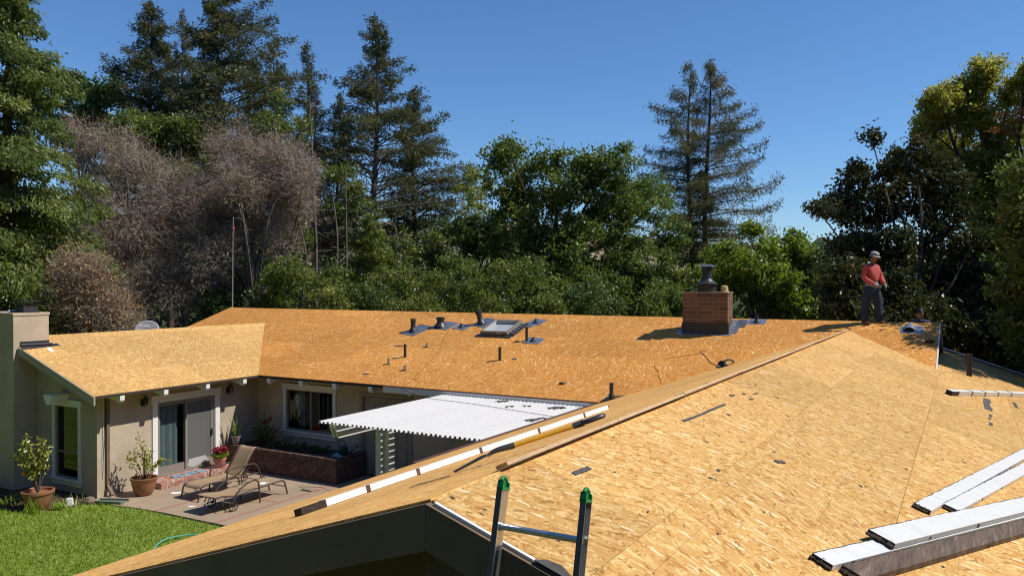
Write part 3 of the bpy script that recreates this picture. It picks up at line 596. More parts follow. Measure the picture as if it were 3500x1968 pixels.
# brick chimney
cx0, cx1, cy0, cy1, ct = -6.52, -5.31, 20.51, 20.99, 5.02
m = MB(); m.box(cx0 + .012, cx1 - .012, cy0 + .012, cy1 - .012, 3.6, ct - .005); ch2 = m.build('brick_chimney', 'mortar', house)
def brick_mesh(l, w, h): 
    q = MB().box(-l / 2, l / 2, -w / 2, w / 2, -h / 2, h / 2); me = bpy.data.meshes.new('brick'); me.from_pydata(q.v, [], q.f); return me
def put(me, mat, loc, rz, parent, name='brick'):
    if not me.materials: me.materials.append(M[mat])
    o = bpy.data.objects.new(name, me); COL.objects.link(o); o.location = loc; o.rotation_euler = (0, 0, rz); attach(o, parent); return o
H = 0.112; z = 4.22; row = 0; cache = {}
def bk(l, w, h):
    k = (round(l, 3), round(w, 3), round(h, 3))
    if k not in cache: cache[k] = brick_mesh(*k)
    return cache[k]
while z < ct - 0.02:
    hh = min(H, ct - z); xs = [cx0 + (0.10 if row % 2 else 0.0)]
    edges = [cx0] + ([cx0 + 0.12, cx0 + 0.55, cx0 + 0.98] if row % 2 else [cx0 + 0.38, cx0 + 0.81]) + [cx1]
    for a, b in zip(edges[:-1], edges[1:]):
        put(bk(b - a - .020, .10, hh - .020), 'chimney_brick', ((a + b) / 2, cy0 + .05, z + hh / 2), 0, ch2)
    ye = [cy0 + .101, cy1] if row % 2 else [cy0 + .101, cy0 + .29, cy1]
    for a, b in zip(ye[:-1], ye[1:]):
        put(bk(b - a - .020, .10, hh - .020), 'chimney_brick', (cx1 - .05, (a + b) / 2, z + hh / 2), R(90), ch2)
        put(bk(b - a - .020, .10, hh - .020), 'chimney_brick', (cx0 + .05, (a + b) / 2, z + hh / 2), R(90), ch2)
    z += H; row += 1
m = MB(); m.box(cx0 - .01, cx1 + .01, cy0 - .01, cy1 + .01, ct + .001, ct + .022); m.build('mortar_crown', 'mortar', ch2)
Q = lambda x, y, dz=0.0: (x, y, zmain(y) + dz)
m = MB(); m.box(cx0 - .014, cx1 + .014, cy0 - .014, cy0 + .002, 3.90, 4.225); m.box(cx1, cx1 + .014, cy0 + .002, cy1, 4.0, 4.22); m.build('flashing', 'lead_black', ch2)
m = MB(); m.prism([Q(-6.66, 20.40, .006), Q(-5.20, 20.40, .006), Q(-5.20, 20.56, .006), Q(-6.66, 20.56, .006)], (0, 0, .006)); m.build('flashing', 'flashing', ch2)
m = MB()
for k in range(3):
    yy = 20.56 + k * 0.2; m.prism([Q(-5.30, yy, .012 + k * .004), Q(-5.12, yy, .012 + k * .004), Q(-5.12, yy + .22, .010 + k * .004), Q(-5.30, yy + .22, .010 + k * .004)], (0, 0, .004))
    m.prism([Q(-5.298, yy, .02), Q(-5.298, yy + .2, .02), Q(-5.298, yy + .2, .17), Q(-5.298, yy, .17)], (.006, 0, 0))
    m.prism([Q(-6.66, yy, .012 + k * .004), Q(-6.53, yy, .012 + k * .004), Q(-6.53, yy + .22, .010 + k * .004), Q(-6.66, yy + .22, .010 + k * .004)], (0, 0, .004))
m.prism([Q(-6.5, 21.0, .02), Q(-5.0, 21.0, .02), Q(-5.0, 21.35, .05), Q(-6.5, 21.35, .05)], (0, 0, .006)); m.prism([Q(-5.2, 21.08, .03), Q(-4.98, 21.05, .03), Q(-4.98, 21.2, .12), Q(-5.2, 21.2, .12)], (0, 0, .006)); m.build('flashing', 'flashing', ch2)
fx, fy = -5.93, 20.75; m = MB(); m.lathe([(.245, 0), (.245, .20), (.29, .205), (.29, .215), (.22, .25), (.165, .30), (.14, .345), (.135, .36), (.135, .62), (.12, .625), (.12, .655)], (fx, fy, ct + .02), 24); m.build('flue_pipe', 'lead_black', ch2, True)
m = MB(); m.lathe([(.17, .655), (.285, .66), (.285, .675), (.15, .71), (.01, .72)], (fx, fy, ct + .02), 4).xf(Matrix.Translation((fx, fy, 0)) @ Matrix.Rotation(R(45), 4, 'Z') @ Matrix.Translation((-fx, -fy, 0))); m.build('flue_cap', 'flashing', ch2)
for k in range(10):
    a = k * 2 * math.pi / 10; m = MB(); m.box(fx + .13 * math.cos(a) - .012, fx + .13 * math.cos(a) + .012, fy + .13 * math.sin(a) - .012, fy + .13 * math.sin(a) + .012, ct + .635, ct + .68); m.build('cap_tab', 'lead_black', ch2)
m = MB(); m.lathe([(.13, 0), (.125, .01), (.10, .02), (.095, .09), (.085, .14), (.05, .165), (.02, .17)], (-5.46, 20.72, ct + .022), 20, 1, 0.85); tag(m.build('straw_hat', 'straw_hat', smooth=True), 'tan straw hat set on the brick chimney top', 'hat')
jr = thing('glass_jar', 'clear glass jar with a red lid on the brick chimney', 'jar', (-6.25, 20.68, ct + .022))
m = MB(); m.lathe([(.055, 0), (.06, .01), (.065, .12), (.045, .15)], (-6.25, 20.68, ct + .024), 16); m.build('jar_body', 'clear', jr, True)
m = MB(); m.lathe([(.058, .012), (.058, .05)], (-6.25, 20.68, ct + .024), 16); m.build('jar_contents', 'bottle_glass', jr, True)
m = MB(); m.lathe([(.03, .15), (.03, .185), (.0, .187)], (-6.27, 20.68, ct + .024), 12); m.build('lid', 'cord_red', jr, True)
m = MB(); m.box(-6.46, -6.36, 20.60, 20.72, ct + .023, ct + .085); m.build('flue_bracket', 'lead_black', ch2)
# roof vents ------------------------------------------------------------------
zm2 = lambda x, y: zmain(y)
zc2 = lambda x, y: zCr(x)
def plate(c, w, l, rot=0.0, zf=zm2, lift=0.006, bend=0.01):
    m = MB(); ca, sa = math.cos(rot), math.sin(rot); n = 3
    for j in range(n + 1):
        for i in range(n + 1):
            a = (i / n - .5) * w; b = (j / n - .5) * l; x = c[0] + a * ca - b * sa; y = c[1] + a * sa + b * ca
            m.v.append((x, y, zf(x, y) + lift + (bend * rr.random() if i in (0, n) or j in (0, n) else 0)))
    k = (n + 1) ** 2; m.v += [(v[0], v[1], v[2] - 0.004) for v in m.v]
    for j in range(n):
        for i in range(n): a = j * (n + 1) + i; m.f.append((a, a + 1, a + n + 2, a + n + 1)); m.f.append((k + a, k + a + n + 1, k + a + n + 2, k + a + 1))
    ring = [i for i in range(n + 1)] + [(n + 1) * j + n for j in range(1, n + 1)] + [n * (n + 1) + i for i in range(n - 1, -1, -1)] + [(n + 1) * j for j in range(n - 1, 0, -1)]
    for a, b in zip(ring, ring[1:] + ring[:1]): m.f.append((a, b, b + k, a + k))
    return m
def bare_pipe(x, y, h, r=0.04, zf=zm2, mat='iron_pipe', nm='vent_pipe'):
    z = zf(x, y) - .02; m = MB(); m.lathe([(r, 0), (r, h), (r * .8, h), (r * .8, h - .05), (0, h - .05)], (x, y, z), 14); p = m.build(nm, mat, house, True)
    m = MB(); m.lathe([(r + .006, h - .03), (r + .006, h), (r, h + .002)], (x, y, z), 14); m.build('pipe_collar', mat, p, True); return p
for a in ((-13.85, 18.15, .39), (-10.80, 18.28, .37), (-10.705, 19.60, .41)): bare_pipe(*a)
def stack(x, y, h, r, lean=(0, 0), pw=.75, pl=.62, rot=0.0, cap=1.25, fm='flashing'):
    z = zmain(y); N = Vector((lean[0], lean[1], 1)).normalized(); base = Vector((x, y, z)); m = MB()
    prof = [(r * 1.75, 0.0), (r * 1.5, .05), (r * 1.12, .11), (r, .13), (r, h * .72), (r * 1.02, h * .73)]
    q = MB().lathe(prof, (0, 0, 0), 18); q.lathe([(r * 1.2, h * .74), (r * cap, h * .77), (r * cap, h * .86), (r * 1.12, h * .88)], (0, 0, 0), 18)
    rot3 = Vector((0, 0, 1)).rotation_difference(N).to_matrix().to_4x4(); q.xf(Matrix.Translation(base) @ rot3); p = q.build('vent_stack', 'lead_black', house, True)
    q = MB().lathe([(r * 1.05, h * .90), (r * cap * 1.05, h * .92), (r * cap * 1.02, h * .97), (r * .3, h)], (0, 0, 0), 18).xf(Matrix.Translation(base) @ rot3); q.build('vent_cap', 'lead_black', p, True)
    plate((x + .08, y + .08), pw, pl, rot).build('flashing', fm, p)
stack(-14.93, 19.97, .40, .075, (0, .02), .62, .80, -0.25); stack(-14.20, 20.40, .30, .115, (0.02, 0.02), .70, .62, -.15); stack(-12.90, 20.72, .42, .085, (-0.22, -.12), .60, .66, -.3, fm='flashing')
def boot(x, y, h, w=.46, l=.44, rot=0.0, zf=zm2, pipe=0.0):
    z = zf(x, y); m = MB(); m.lathe([(.11, 0), (.075, .03), (.05, .06), (.045, max(.085, h)), (.03, max(.09, h) + .004)], (x, y, z), 14)
    if pipe: m.lathe([(.028, h), (.028, h + pipe)], (x, y, z), 10)
    p = m.build('vent_boot', 'lead_black', house, True); plate((x, y), w, l, rot, zf).build('flashing', 'flashing', p); return p
boot(-13.42, 20.42, .10, .55, .42, -.2); boot(-11.12, 20.95, .10, .50, .46, -.2); boot(-10.50, 19.62, .10, .55, .40, -.1); boot(-4.78, 21.40, .15, .46, .36, 0, pipe=.07)
for (x, y, h, r) in ((-14.05, 17.67, .17, .045), (-13.24, 17.36, .13, .05), (-13.62, 18.90, .11, .045)):
    m = MB(); z = zmain(y); m.lathe([(r, -.02), (r, h), (r * .9, h), (r * .9, h - .06), (0, h - .06)], (x, y, z), 16); p = m.build('metal_stub', 'galv', house, True)
    m = MB(); m.lathe([(r * 1.25, .0), (r * 1.2, .012)], (x, y, z), 16); m.build('stub_flange', 'felt', p)
# pipe in the valley corner
p4 = bare_pipe(-6.86, 16.50, .45, .045, zm2, 'lead_black'); m = MB(); m.lathe([(.13, -.02), (.08, .05), (.062, .09), (.07, .16), (.05, .19)], (-6.86, 16.50, 2.62), 16); m.build('boot_cone', 'lead_black', p4, True)
m = MB(); m.prism([(-7.12, 16.43, 2.612), (-6.62, 16.38, 2.77), (-6.60, 16.70, 2.77), (-7.05, 16.72, 2.71)], (0, 0, .006)); m.build('flashing', 'lead_black', p4)
bare_pipe(0.06, 19.94, .50, .055, zc2, 'lead_black')
# hooded vent and ring on the right end of the main roof
x, y = -1.12, 21.12; m = MB(); m.lathe([(.11, 0), (.10, .02)], (x, y, zmain(y)), 18); pv = m.build('roof_vent', 'lead_black', house, True); plate((x, y), .50, .46, .1).build('flashing', 'flashing', pv)
m = MB(); n = 10
for i in range(n + 1):
    a = math.pi * i / n
    for k, yy in enumerate((-.14, .14)): m.v.append((x - .05 + .12 * math.cos(a), y + yy, zmain(y) + .02 + .10 * math.sin(a) + yy / 3))
m.f = [(2 * i, 2 * i + 1, 2 * i + 3, 2 * i + 2) for i in range(n)] + [tuple(range(1, 2 * n + 2, 2))]; m.build('vent_hood', 'flashing', pv)
m = MB(); m.lathe([(.085, 0), (.10, .02), (.10, .05), (.07, .05), (.07, .0)], (-.72, 20.43, zmain(20.43)), 16); m.build('pipe_hole_ring', 'lead_black', house, True)
m = MB(); m.lathe([(.075, 0), (.09, .012), (.085, .02), (.06, .02), (.058, -.01)], (-8.42, 17.24, zmain(17.24) + .002), 14); m.build('pipe_hole_ring', 'lead_black', house, True)
# skylight
O = Vector((-12.38, 19.86, zmain(19.86))); U = Vector((1, 0, 0)); V = Vector((0, 1, T3)).normalized(); N = U.cross(V)
def sbox(u0, u1, v0, v1, n0, n1):
    m = MB(); m.prism([O + U * a + V * b + N * n0 for a, b in ((u0, v0), (u1, v0), (u1, v1), (u0, v1))], N * (n1 - n0)); return m
m = MB()
for a in ((0, .05, 0, .95), (.85, .90, 0, .95), (.05, .85, 0, .05), (.05, .85, .90, .95)): q = sbox(*a, 0.0, .14); m.add(q.v, q.f)
sk = m.build('skylight', 'bronze', house); sbox(.051, .849, .051, .899, .02, .03).build('pane', 'skylight_pane', sk)
m = MB()
for a in ((.051, .062, .051, .899), (.838, .849, .051, .899), (.062, .838, .051, .062), (.062, .838, .888, .899)): q = sbox(*a, .031, .128); m.add(q.v, q.f)
m.build('skylight_liner', 'curtain', sk)
sbox(.55, .68, -.002, .0, .07, .10).build('sticker', 'paper', sk); sbox(-.14, 1.06, -.14, -.001, .004, .03).build('flashing', 'lead_black', sk); sbox(.901, 1.10, .0, .95, .004, .05).build('flashing', 'lead_black', sk); sbox(.95, 1.30, .72, 1.12, .006, .012).build('flashing', 'flashing', sk)
for k in range(5): sbox(.90, 1.06 - k * .01, .12 + k * .17, .19 + k * .17, .05, .07).build('flashing', 'flashing', sk)
# gutter along the far rake of the near wing
m = MB(); m.prism([(-.62, 24.6, zCr(-.62) + .03), (2.1, 24.6, zCr(2.1) + .03), (2.1, 24.6, zCr(2.1) - .13), (-.62, 24.6, zCr(-.62) - .13)], (0, .10, 0)); gt = m.build('rake_fascia', 'lead_black', house)
m = MB(); m.prism([(-.62, 24.59, zCr(-.62) + .065), (2.1, 24.59, zCr(2.1) + .065), (2.1, 24.59, zCr(2.1) + .032), (-.62, 24.59, zCr(-.62) + .032)], (0, .13, 0)); m.build('fascia_cap', 'trim_white', gt)
# ------------------------------------------------------------------ vegetation: base points and crown lobes (x, y, z, radius, half height) in metres
HEDGE = [(-28.68, 27.39, 1.33, 5.5), (-26.32, 27.58, 1.39, 6.05), (-24.21, 27.64, 1.08, 5.13), (-23.41, 30.39, 1.42, 5.69), (-23.08, 32.89, 1.5, 6.31), (-19.9, 31.24, 1.48, 5.68), (-18.79, 33.03, 1.52, 5.88), (-16.7, 33.07, 1.48, 5.12), (-15.66, 34.81, 1.42, 4.93), (-13.65, 34.81, 1.39, 4.75), (-13.03, 37.47, 1.17, 5.5), (-12.76, 41.07, 1.05, 5.1), (-32.45, 27.54, 1.4, 4.71), (-35.72, 32.58, 1.38, 7.84), (-34.86, 34.22, 1.41, 8.13), (-27.74, 37.14, 1.38, 7.84)]
RIGHTSHRUB = [(-4.59, 34.22, 1.28, 6.74), (-2.7, 34.15, 1.39, 6.38), (-0.95, 35.15, 1.39, 6.69), (0.64, 34.9, 1.35, 6.05), (1.63, 34.31, 1.16, 6.31)]
LOBES = {
  'oak_big': ((-19.33, 40.78), [(-21.23, 37.75, 10.29, 1.62, 1.51), (-21.09, 36.85, 11.99, 1.17, 1.06), (-20.29, 39.46, 11.73, 1.77, 1.33), (-17.82, 39.1, 11.08, 1.71, 1.5), (-16.4, 39.26, 11.64, 1.37, 1.22), (-16.46, 41.69, 9.97, 1.99, 1.77), (-16.14, 45.68, 10.08, 1.55, 1.67), (-15.37, 45.25, 8.13, 1.17, 1.64), (-16.62, 44.28, 7.41, 1.87, 1.63), (-17.44, 39.81, 8.33, 1.73, 1.29), (-20.02, 40.66, 9.61, 1.58, 1.36), (-21.55, 37.87, 8.9, 1.2, 1.2), (-16.2, 40.16, 5.53, 1.71, 1.5), (-17.69, 38.81, 5.52, 1.7, 1.48), (-14.61, 41.37, 5.53, 1.08, 1.29), (-22.57, 42.08, 5.79, 1.67, 1.43), (-21.46, 41.99, 4.14, 1.88, 1.41), (-24.04, 40.35, 7.43, 0.94, 1.17), (-16.09, 44.84, 4.15, 1.41, 1.17), (-16.53, 40.12, 4.02, 1.5, 1.07)]),
  'maple': ((-7.29, 32.68), [(-7.91, 31.67, 6.24, 0.94, 0.78), (-7.1, 33.23, 6.43, 0.97, 0.97), (-6.32, 34.04, 6.45, 0.82, 0.9), (-7.75, 33.64, 7.28, 0.5, 0.58), (-7.91, 33.64, 5.14, 1.32, 0.99), (-6.28, 31.83, 5.15, 1.07, 0.92), (-5.75, 33.92, 5.62, 0.56, 0.89), (-8.61, 32.52, 5.46, 0.65, 0.81), (-5.84, 33.53, 6.74, 0.4, 0.4), (-8.89, 30.66, 5.61, 0.39, 0.54), (-6.93, 32.8, 4.51, 1.43, 0.72), (-5.34, 32.37, 4.53, 0.77, 0.77)]),
  'magnolia': ((-1.36, 29.16), [(-3.34, 29.73, 8.86, 0.62, 0.55), (-2.84, 29.74, 10.26, 0.3, 0.3), (-2.27, 28.82, 9.08, 0.52, 0.52), (-1.43, 28.33, 9.21, 0.57, 0.7), (-3.69, 29.43, 7.76, 0.82, 0.62), (-4.22, 27.81, 7.65, 0.37, 0.24), (-2.73, 29.87, 7.89, 0.82, 0.75), (-1.66, 30.35, 8.15, 0.81, 0.81), (-0.68, 29.58, 8.67, 0.78, 0.78), (-0.56, 29.27, 7.48, 0.77, 0.64), (-3.2, 28.49, 6.48, 0.79, 0.66), (-2.02, 28.51, 6.45, 0.9, 0.64), (-3.35, 26.7, 5.42, 0.87, 0.68), (-2.2, 27.91, 5.17, 1.01, 0.76), (-1.06, 30.55, 5.16, 1.08, 0.81), (-2.97, 26.45, 4.44, 0.98, 0.61), (-1.38, 27.37, 4.2, 1.1, 0.73), (-0.12, 30.36, 5.43, 0.66, 0.79), (-0.11, 29.01, 4.16, 1.01, 0.76), (0.11, 30.13, 6.47, 0.65, 0.65), (-1.13, 29.18, 6.59, 0.52, 0.52), (0.77, 29.75, 3.52, 0.89, 0.76), (-0.13, 31.81, 2.95, 0.97, 0.55)]),
  'camphor': ((1.4, 42.24), [(0.89, 40.27, 14.62, 0.86, 0.78), (-0.01, 40.96, 13.83, 0.89, 0.8), (-0.91, 39.28, 12.9, 0.86, 0.86), (-1.44, 41.36, 12.26, 0.91, 0.91), (1.66, 41.15, 13.33, 1.05, 0.87), (0.6, 40.99, 12.53, 1.06, 0.88), (-0.49, 42.53, 11.62, 1.11, 0.93), (1.36, 41.23, 11.27, 1.05, 0.88), (-1.58, 40.87, 10.92, 0.63, 0.72), (0.32, 43.86, 10.42, 1.14, 0.95), (1.77, 40.25, 9.39, 0.85, 0.85), (2.12, 40.23, 13.93, 0.68, 0.68), (1.05, 40.54, 8.25, 1.04, 0.87), (-0.17, 42.81, 8.84, 0.74, 0.74), (2.05, 43.25, 7.68, 0.91, 0.91), (0.75, 40.42, 6.87, 1.04, 0.69)]),
  'near_right': ((3.63, 24.52), [(1.39, 22.62, 6.71, 0.43, 0.43), (1.68, 22.22, 5.84, 0.55, 0.55), (1.34, 23.06, 5.39, 0.44, 0.58), (2.11, 21.97, 6.28, 0.81, 0.72), (1.48, 24.02, 4.49, 0.6, 0.6), (2.25, 25.19, 4.88, 0.93, 0.93), (3.36, 26.04, 5.92, 1.46, 1.26), (3.25, 25.17, 7.41, 1.21, 1.11), (3.91, 26.37, 4.56, 1.26, 1.15), (2.1, 21.87, 7.35, 0.54, 0.45), (3.83, 23.86, 6.13, 1.41, 1.32), (1.45, 24.99, 3.72, 0.52, 0.42)]),
  'bay': ((-43.38, 32.82), [(-46.8, 32.45, 14.81, 1.8, 1.28), (-43.2, 32.4, 14.72, 1.98, 1.24), (-43.72, 35.18, 14.71, 1.56, 1.17), (-44.56, 32.84, 13.15, 2.02, 1.26), (-43.64, 34.5, 12.53, 1.55, 1.16), (-45.24, 30.57, 12.9, 1.22, 1.22), (-43.3, 31.09, 11.61, 1.69, 1.21)]),
  'oak_dark_left': ((-59.97, 37.17), [(-60.29, 36.73, 20.44, 1.39, 1.23), (-57.65, 36.82, 18.93, 1.66, 1.36), (-60.58, 36.28, 18.54, 1.54, 1.54), (-60.37, 39.07, 17.45, 1.91, 1.43), (-59.59, 36.61, 16.35, 1.84, 1.53), (-55.99, 37.18, 19.72, 1.05, 1.05)]),
  'oak_mid': ((-37.74, 36.04), [(-36.02, 34.4, 16.04, 0.95, 0.95), (-36.7, 34.73, 14.73, 1.21, 1.09), (-37.92, 37.57, 15.08, 1.28, 1.16), (-37.86, 35.17, 13.2, 1.23, 0.98), (-33.76, 37.1, 11.92, 1.22, 0.86), (-32.47, 36.72, 10.83, 1.44, 0.84), (-36.6, 39.46, 10.29, 1.31, 0.92), (-32.93, 38.34, 9.53, 1.49, 0.99), (-26.32, 40.87, 11.62, 0.73, 0.73), (-25.51, 40.48, 10.33, 0.84, 0.84)]),
  'yellow_shrub': ((-25.85, 31.3), [(-24.99, 30.26, 8.2, 0.48, 0.68), (-25.38, 30.43, 7.06, 0.88, 0.88), (-26.02, 31.82, 5.92, 1.21, 1.01), (-25.51, 30.29, 4.92, 1.17, 0.97), (-24.29, 30.61, 4.73, 0.96, 0.87), (-27.22, 30.49, 4.71, 1.0, 0.9)]),
  'dark_mid': ((-27.11, 42.1), [(-26.43, 41.04, 8.97, 1.22, 0.85), (-29.6, 43.54, 8.47, 1.31, 1.18), (-24.84, 41.22, 8.2, 1.2, 1.08), (-26.98, 42.34, 7.07, 1.75, 1.13), (-25.63, 44.52, 6.86, 1.28, 1.15), (-28.59, 40.73, 6.56, 1.24, 1.11), (-27.07, 44.93, 5.58, 1.57, 1.18)]),
  'airy': ((-30.37, 47.15), [(-30.09, 47.23, 12.87, 0.84, 0.61), (-30.31, 46.29, 11.67, 0.77, 0.61), (-29.38, 47.4, 12.0, 0.83, 0.7), (-29.14, 46.25, 10.5, 0.82, 0.68), (-30.97, 46.53, 10.34, 0.7, 0.56)]),
  'd1': ((-38.8, 26.22), [(-39.22, 24.94, 11.67, 1.23, 1.03), (-40.1, 27.09, 11.6, 1.73, 1.3), (-38.03, 28.03, 10.92, 1.73, 1.29), (-40.07, 25.49, 9.3, 1.26, 1.26), (-36.72, 25.46, 8.73, 2.01, 1.41), (-35.67, 26.99, 8.39, 1.64, 1.44), (-38.66, 25.23, 6.75, 1.64, 1.23), (-36.41, 26.37, 6.33, 2.04, 1.23), (-40.05, 24.4, 12.07, 0.61, 0.82), (-39.47, 27.37, 4.45, 2.16, 1.3), (-34.96, 26.92, 5.51, 1.22, 1.22)]),
  'd2': ((-31.06, 28.33), [(-31.14, 26.43, 10.67, 1.34, 1.15), (-32.26, 29.43, 11.74, 1.66, 1.24), (-30.02, 29.2, 10.73, 1.21, 1.21), (-33.52, 28.96, 9.27, 1.67, 1.25), (-30.1, 28.48, 9.07, 1.58, 1.19), (-30.38, 30.38, 9.66, 0.83, 1.03), (-31.84, 28.53, 10.17, 1.62, 1.01), (-34.01, 27.86, 10.23, 0.82, 1.02), (-31.39, 29.16, 7.76, 1.22, 0.82), (-32.43, 27.53, 7.51, 1.2, 1.0)]),
  'd3': ((-31.2, 20.19), [(-30.3, 19.02, 5.46, 0.79, 0.63), (-30.22, 19.56, 4.5, 0.8, 0.64), (-33.22, 20.59, 4.1, 0.77, 0.69), (-32.27, 21.24, 3.76, 0.69, 0.52)]),
}
CON = {'c1': (-34.42, 18.36, 20.13, 33), 'c2': (-51.63, 37.33, 25.74, 58), 'c3': (-45.72, 38.39, 26.43, 56), 'c2b': (-53.12, 41.08, 26.38, 62), 'c4': (-43.21, 44.43, 23.36, 60), 'c5': (-38.25, 40.35, 18.67, 54), 'c6': (-34.79, 42.32, 23.39, 54), 'c7': (-34.92, 46.85, 19.46, 58), 'c8': (-41.07, 45.65, 19.56, 60), 'c13a': (-15.04, 48.98, 19.05, 50), 'c13b': (-14.39, 50.51, 19.53, 51), 'c14': (-45.29, 43.24, 23.9, 60), 'c9': (-49.69, 45.33, 23.23, 64)}
def unit(v): return v / np.maximum(np.linalg.norm(v, axis=-1, keepdims=True), 1e-9)
def quads_object(name, V4, lv, mat, parent=None, kind=None):
    # V4: (n,4,3) corners
    n = len(V4); me = bpy.data.meshes.new(name); off = Vector((0, 0, 0))
    me.vertices.add(n * 4); me.vertices.foreach_set('co', V4.reshape(-1).astype(np.float32))
    me.loops.add(n * 4); me.loops.foreach_set('vertex_index', np.arange(n * 4, dtype=np.int32))
    me.polygons.add(n); me.polygons.foreach_set('loop_start', np.arange(0, n * 4, 4, dtype=np.int32)); me.polygons.foreach_set('loop_total', np.full(n, 4, dtype=np.int32))
    a = me.attributes.new('lv', 'FLOAT', 'FACE'); a.data.foreach_set('value', np.clip(lv, 0, 1).astype(np.float32))
    me.materials.append(M[mat]); me.update(); me.validate()
    o = bpy.data.objects.new(name, me); COL.objects.link(o); attach(o, parent)
    if kind: o['kind'] = kind
    return o
def leaf_quads(C, L, W, T=None, up=0.0, tj=1.0, droop=0.0, fold=0.0):
    n = len(C); r = rng.normal(size=(n, 3))
    t = unit(r) if T is None else unit(T + tj * r * 0.5)
    t = unit(t - np.array([0, 0, droop])); nn = rng.normal(size=(n, 3)); nn[:, 2] += up; w = unit(np.cross(t, nn))
    L = (L * rng.uniform(0.7, 1.3, n))[:, None]; W = (W * rng.uniform(0.7, 1.3, n))[:, None]
    mid = C + t * L * 0.08
    return np.stack([C - t * L * 0.5, mid + w * W * 0.5, C + t * L * 0.5, mid - w * W * 0.5], axis=1)
def ell_points(n, shell=0.55):
    d = unit(rng.normal(size=(n, 3))); r = (shell + (1 - shell) * rng.random(n) ** 0.6)[:, None]; return d * r
def crown_leaves(lobes, leaf=(0.2, 0.11), cov=1.3, clump=0.45, up=0.6, flat=0.8, maxn=90000, bottom=0.35):
    Cs = []; Vs = []
    for (x, y, z, rx, rz) in lobes:
        A = 4 * math.pi * ((rx * rx + 2 * rx * rz) / 3); n = int(cov * A / (leaf[0] * leaf[1] * 0.5)); ncl = max(6, int(A / (clump * clump * 1.6)))
        cc = ell_points(ncl, 0.45) ; cc = cc[(cc[:, 2] > -0.2) | (rng.random(ncl) > bottom)]
        cc = cc * np.array([rx, rx, rz]); cv = rng.normal(0.42, 0.16, len(cc)); cs = rng.uniform(0.6, 1.35, len(cc))
        idx = rng.integers(0, len(cc), n); off = rng.normal(size=(n, 3)) * clump * 0.42 * np.array([1, 1, flat]) * cs[idx][:, None]
        Cs.append(cc[idx] + off + np.array([x, y, z])); Vs.append(cv[idx] + rng.normal(0, 0.16, n))
    C = np.concatenate(Cs); V = np.concatenate(Vs)
    if len(C) > maxn: s = rng.choice(len(C), maxn, replace=False); C = C[s]; V = V[s]
    return C, V
def sublobe(lobes, k, f, seed, drop=0.0, spread=0.75):
    rg = random.Random(seed); out = []
    for (x, y, z, rx, rz) in lobes:
        for _ in range(k):
            if rg.random() < drop: continue
            d = Vector((rg.gauss(0, 1), rg.gauss(0, 1), rg.gauss(0, 1))).normalized() * spread * rg.uniform(.5, 1.0); s_ = f * rg.uniform(.7, 1.25)
            out.append((x + d.x * rx, y + d.y * rx, z + d.z * rz, rx * s_, rz * s_))
    return out
def limbs(base, lobes, r0, fork, mat, parent, n_sub=5, name='trunk', seed=1, lean=0.3):
    rg = random.Random(seed); m = MB(); b = Vector((base[0], base[1], -0.1)); f = Vector(fork)
    m.tube(curve_pts([b, b.lerp(f, .5) + Vector((rg.uniform(-.15, .15), rg.uniform(-.15, .15), 0)), f], 5), list(np.linspace(r0, r0 * .72, 11)), 9)
    o = m.build(name, mat, parent, True)
    m = MB()
    for (x, y, z, rx, rz) in lobes:
        e = Vector((x, y, z)); s = f + Vector((rg.uniform(-.1, .1), rg.uniform(-.1, .1), rg.uniform(-.4, .3)))
        mid = s.lerp(e, .5) + Vector((rg.uniform(-1, 1), rg.uniform(-1, 1), rg.uniform(-.2, .8))) * lean * (e - s).length * .3
        pts = curve_pts([s, mid, e], 6); rad = np.linspace(r0 * .42, r0 * .10, len(pts)); m.tube(pts, list(rad), 6, False)
        for _ in range(n_sub):
            k = rg.randint(4, len(pts) - 1); q = pts[k]; d = Vector((rg.gauss(0, 1), rg.gauss(0, 1), rg.gauss(.3, .8))).normalized() * rx * rg.uniform(.6, 1.0)
            m.tube(curve_pts([q, q + d * .5 + Vector((rg.uniform(-.1, .1), rg.uniform(-.1, .1), .1)), q + d], 3), list(np.linspace(rad[k] * .6, .008, 7)), 5, False)
    m.build('branches', mat, o); return o
def broadleaf(name, label, key, leafmat, bark, r0, fork, leaf, cov, clump, seed, group=None, maxn=90000, up=0.6, n_sub=5, cat='tree', bottom=0.35, base=None, lobes=None, sub=None):
    if key: base, lobes = LOBES[key]
    t = thing(name, label, cat, (base[0], base[1], 0), group)
    limbs(base, lobes, r0, fork, bark, t, n_sub, seed=seed)
    if sub: lobes = sublobe(lobes, sub[0], sub[1], seed)
    C, V = crown_leaves(lobes, leaf, cov, clump, up, maxn=maxn, bottom=bottom)
    quads_object('crown', leaf_quads(C, leaf[0], leaf[1], up=up, droop=0.25), V, leafmat, t); return t

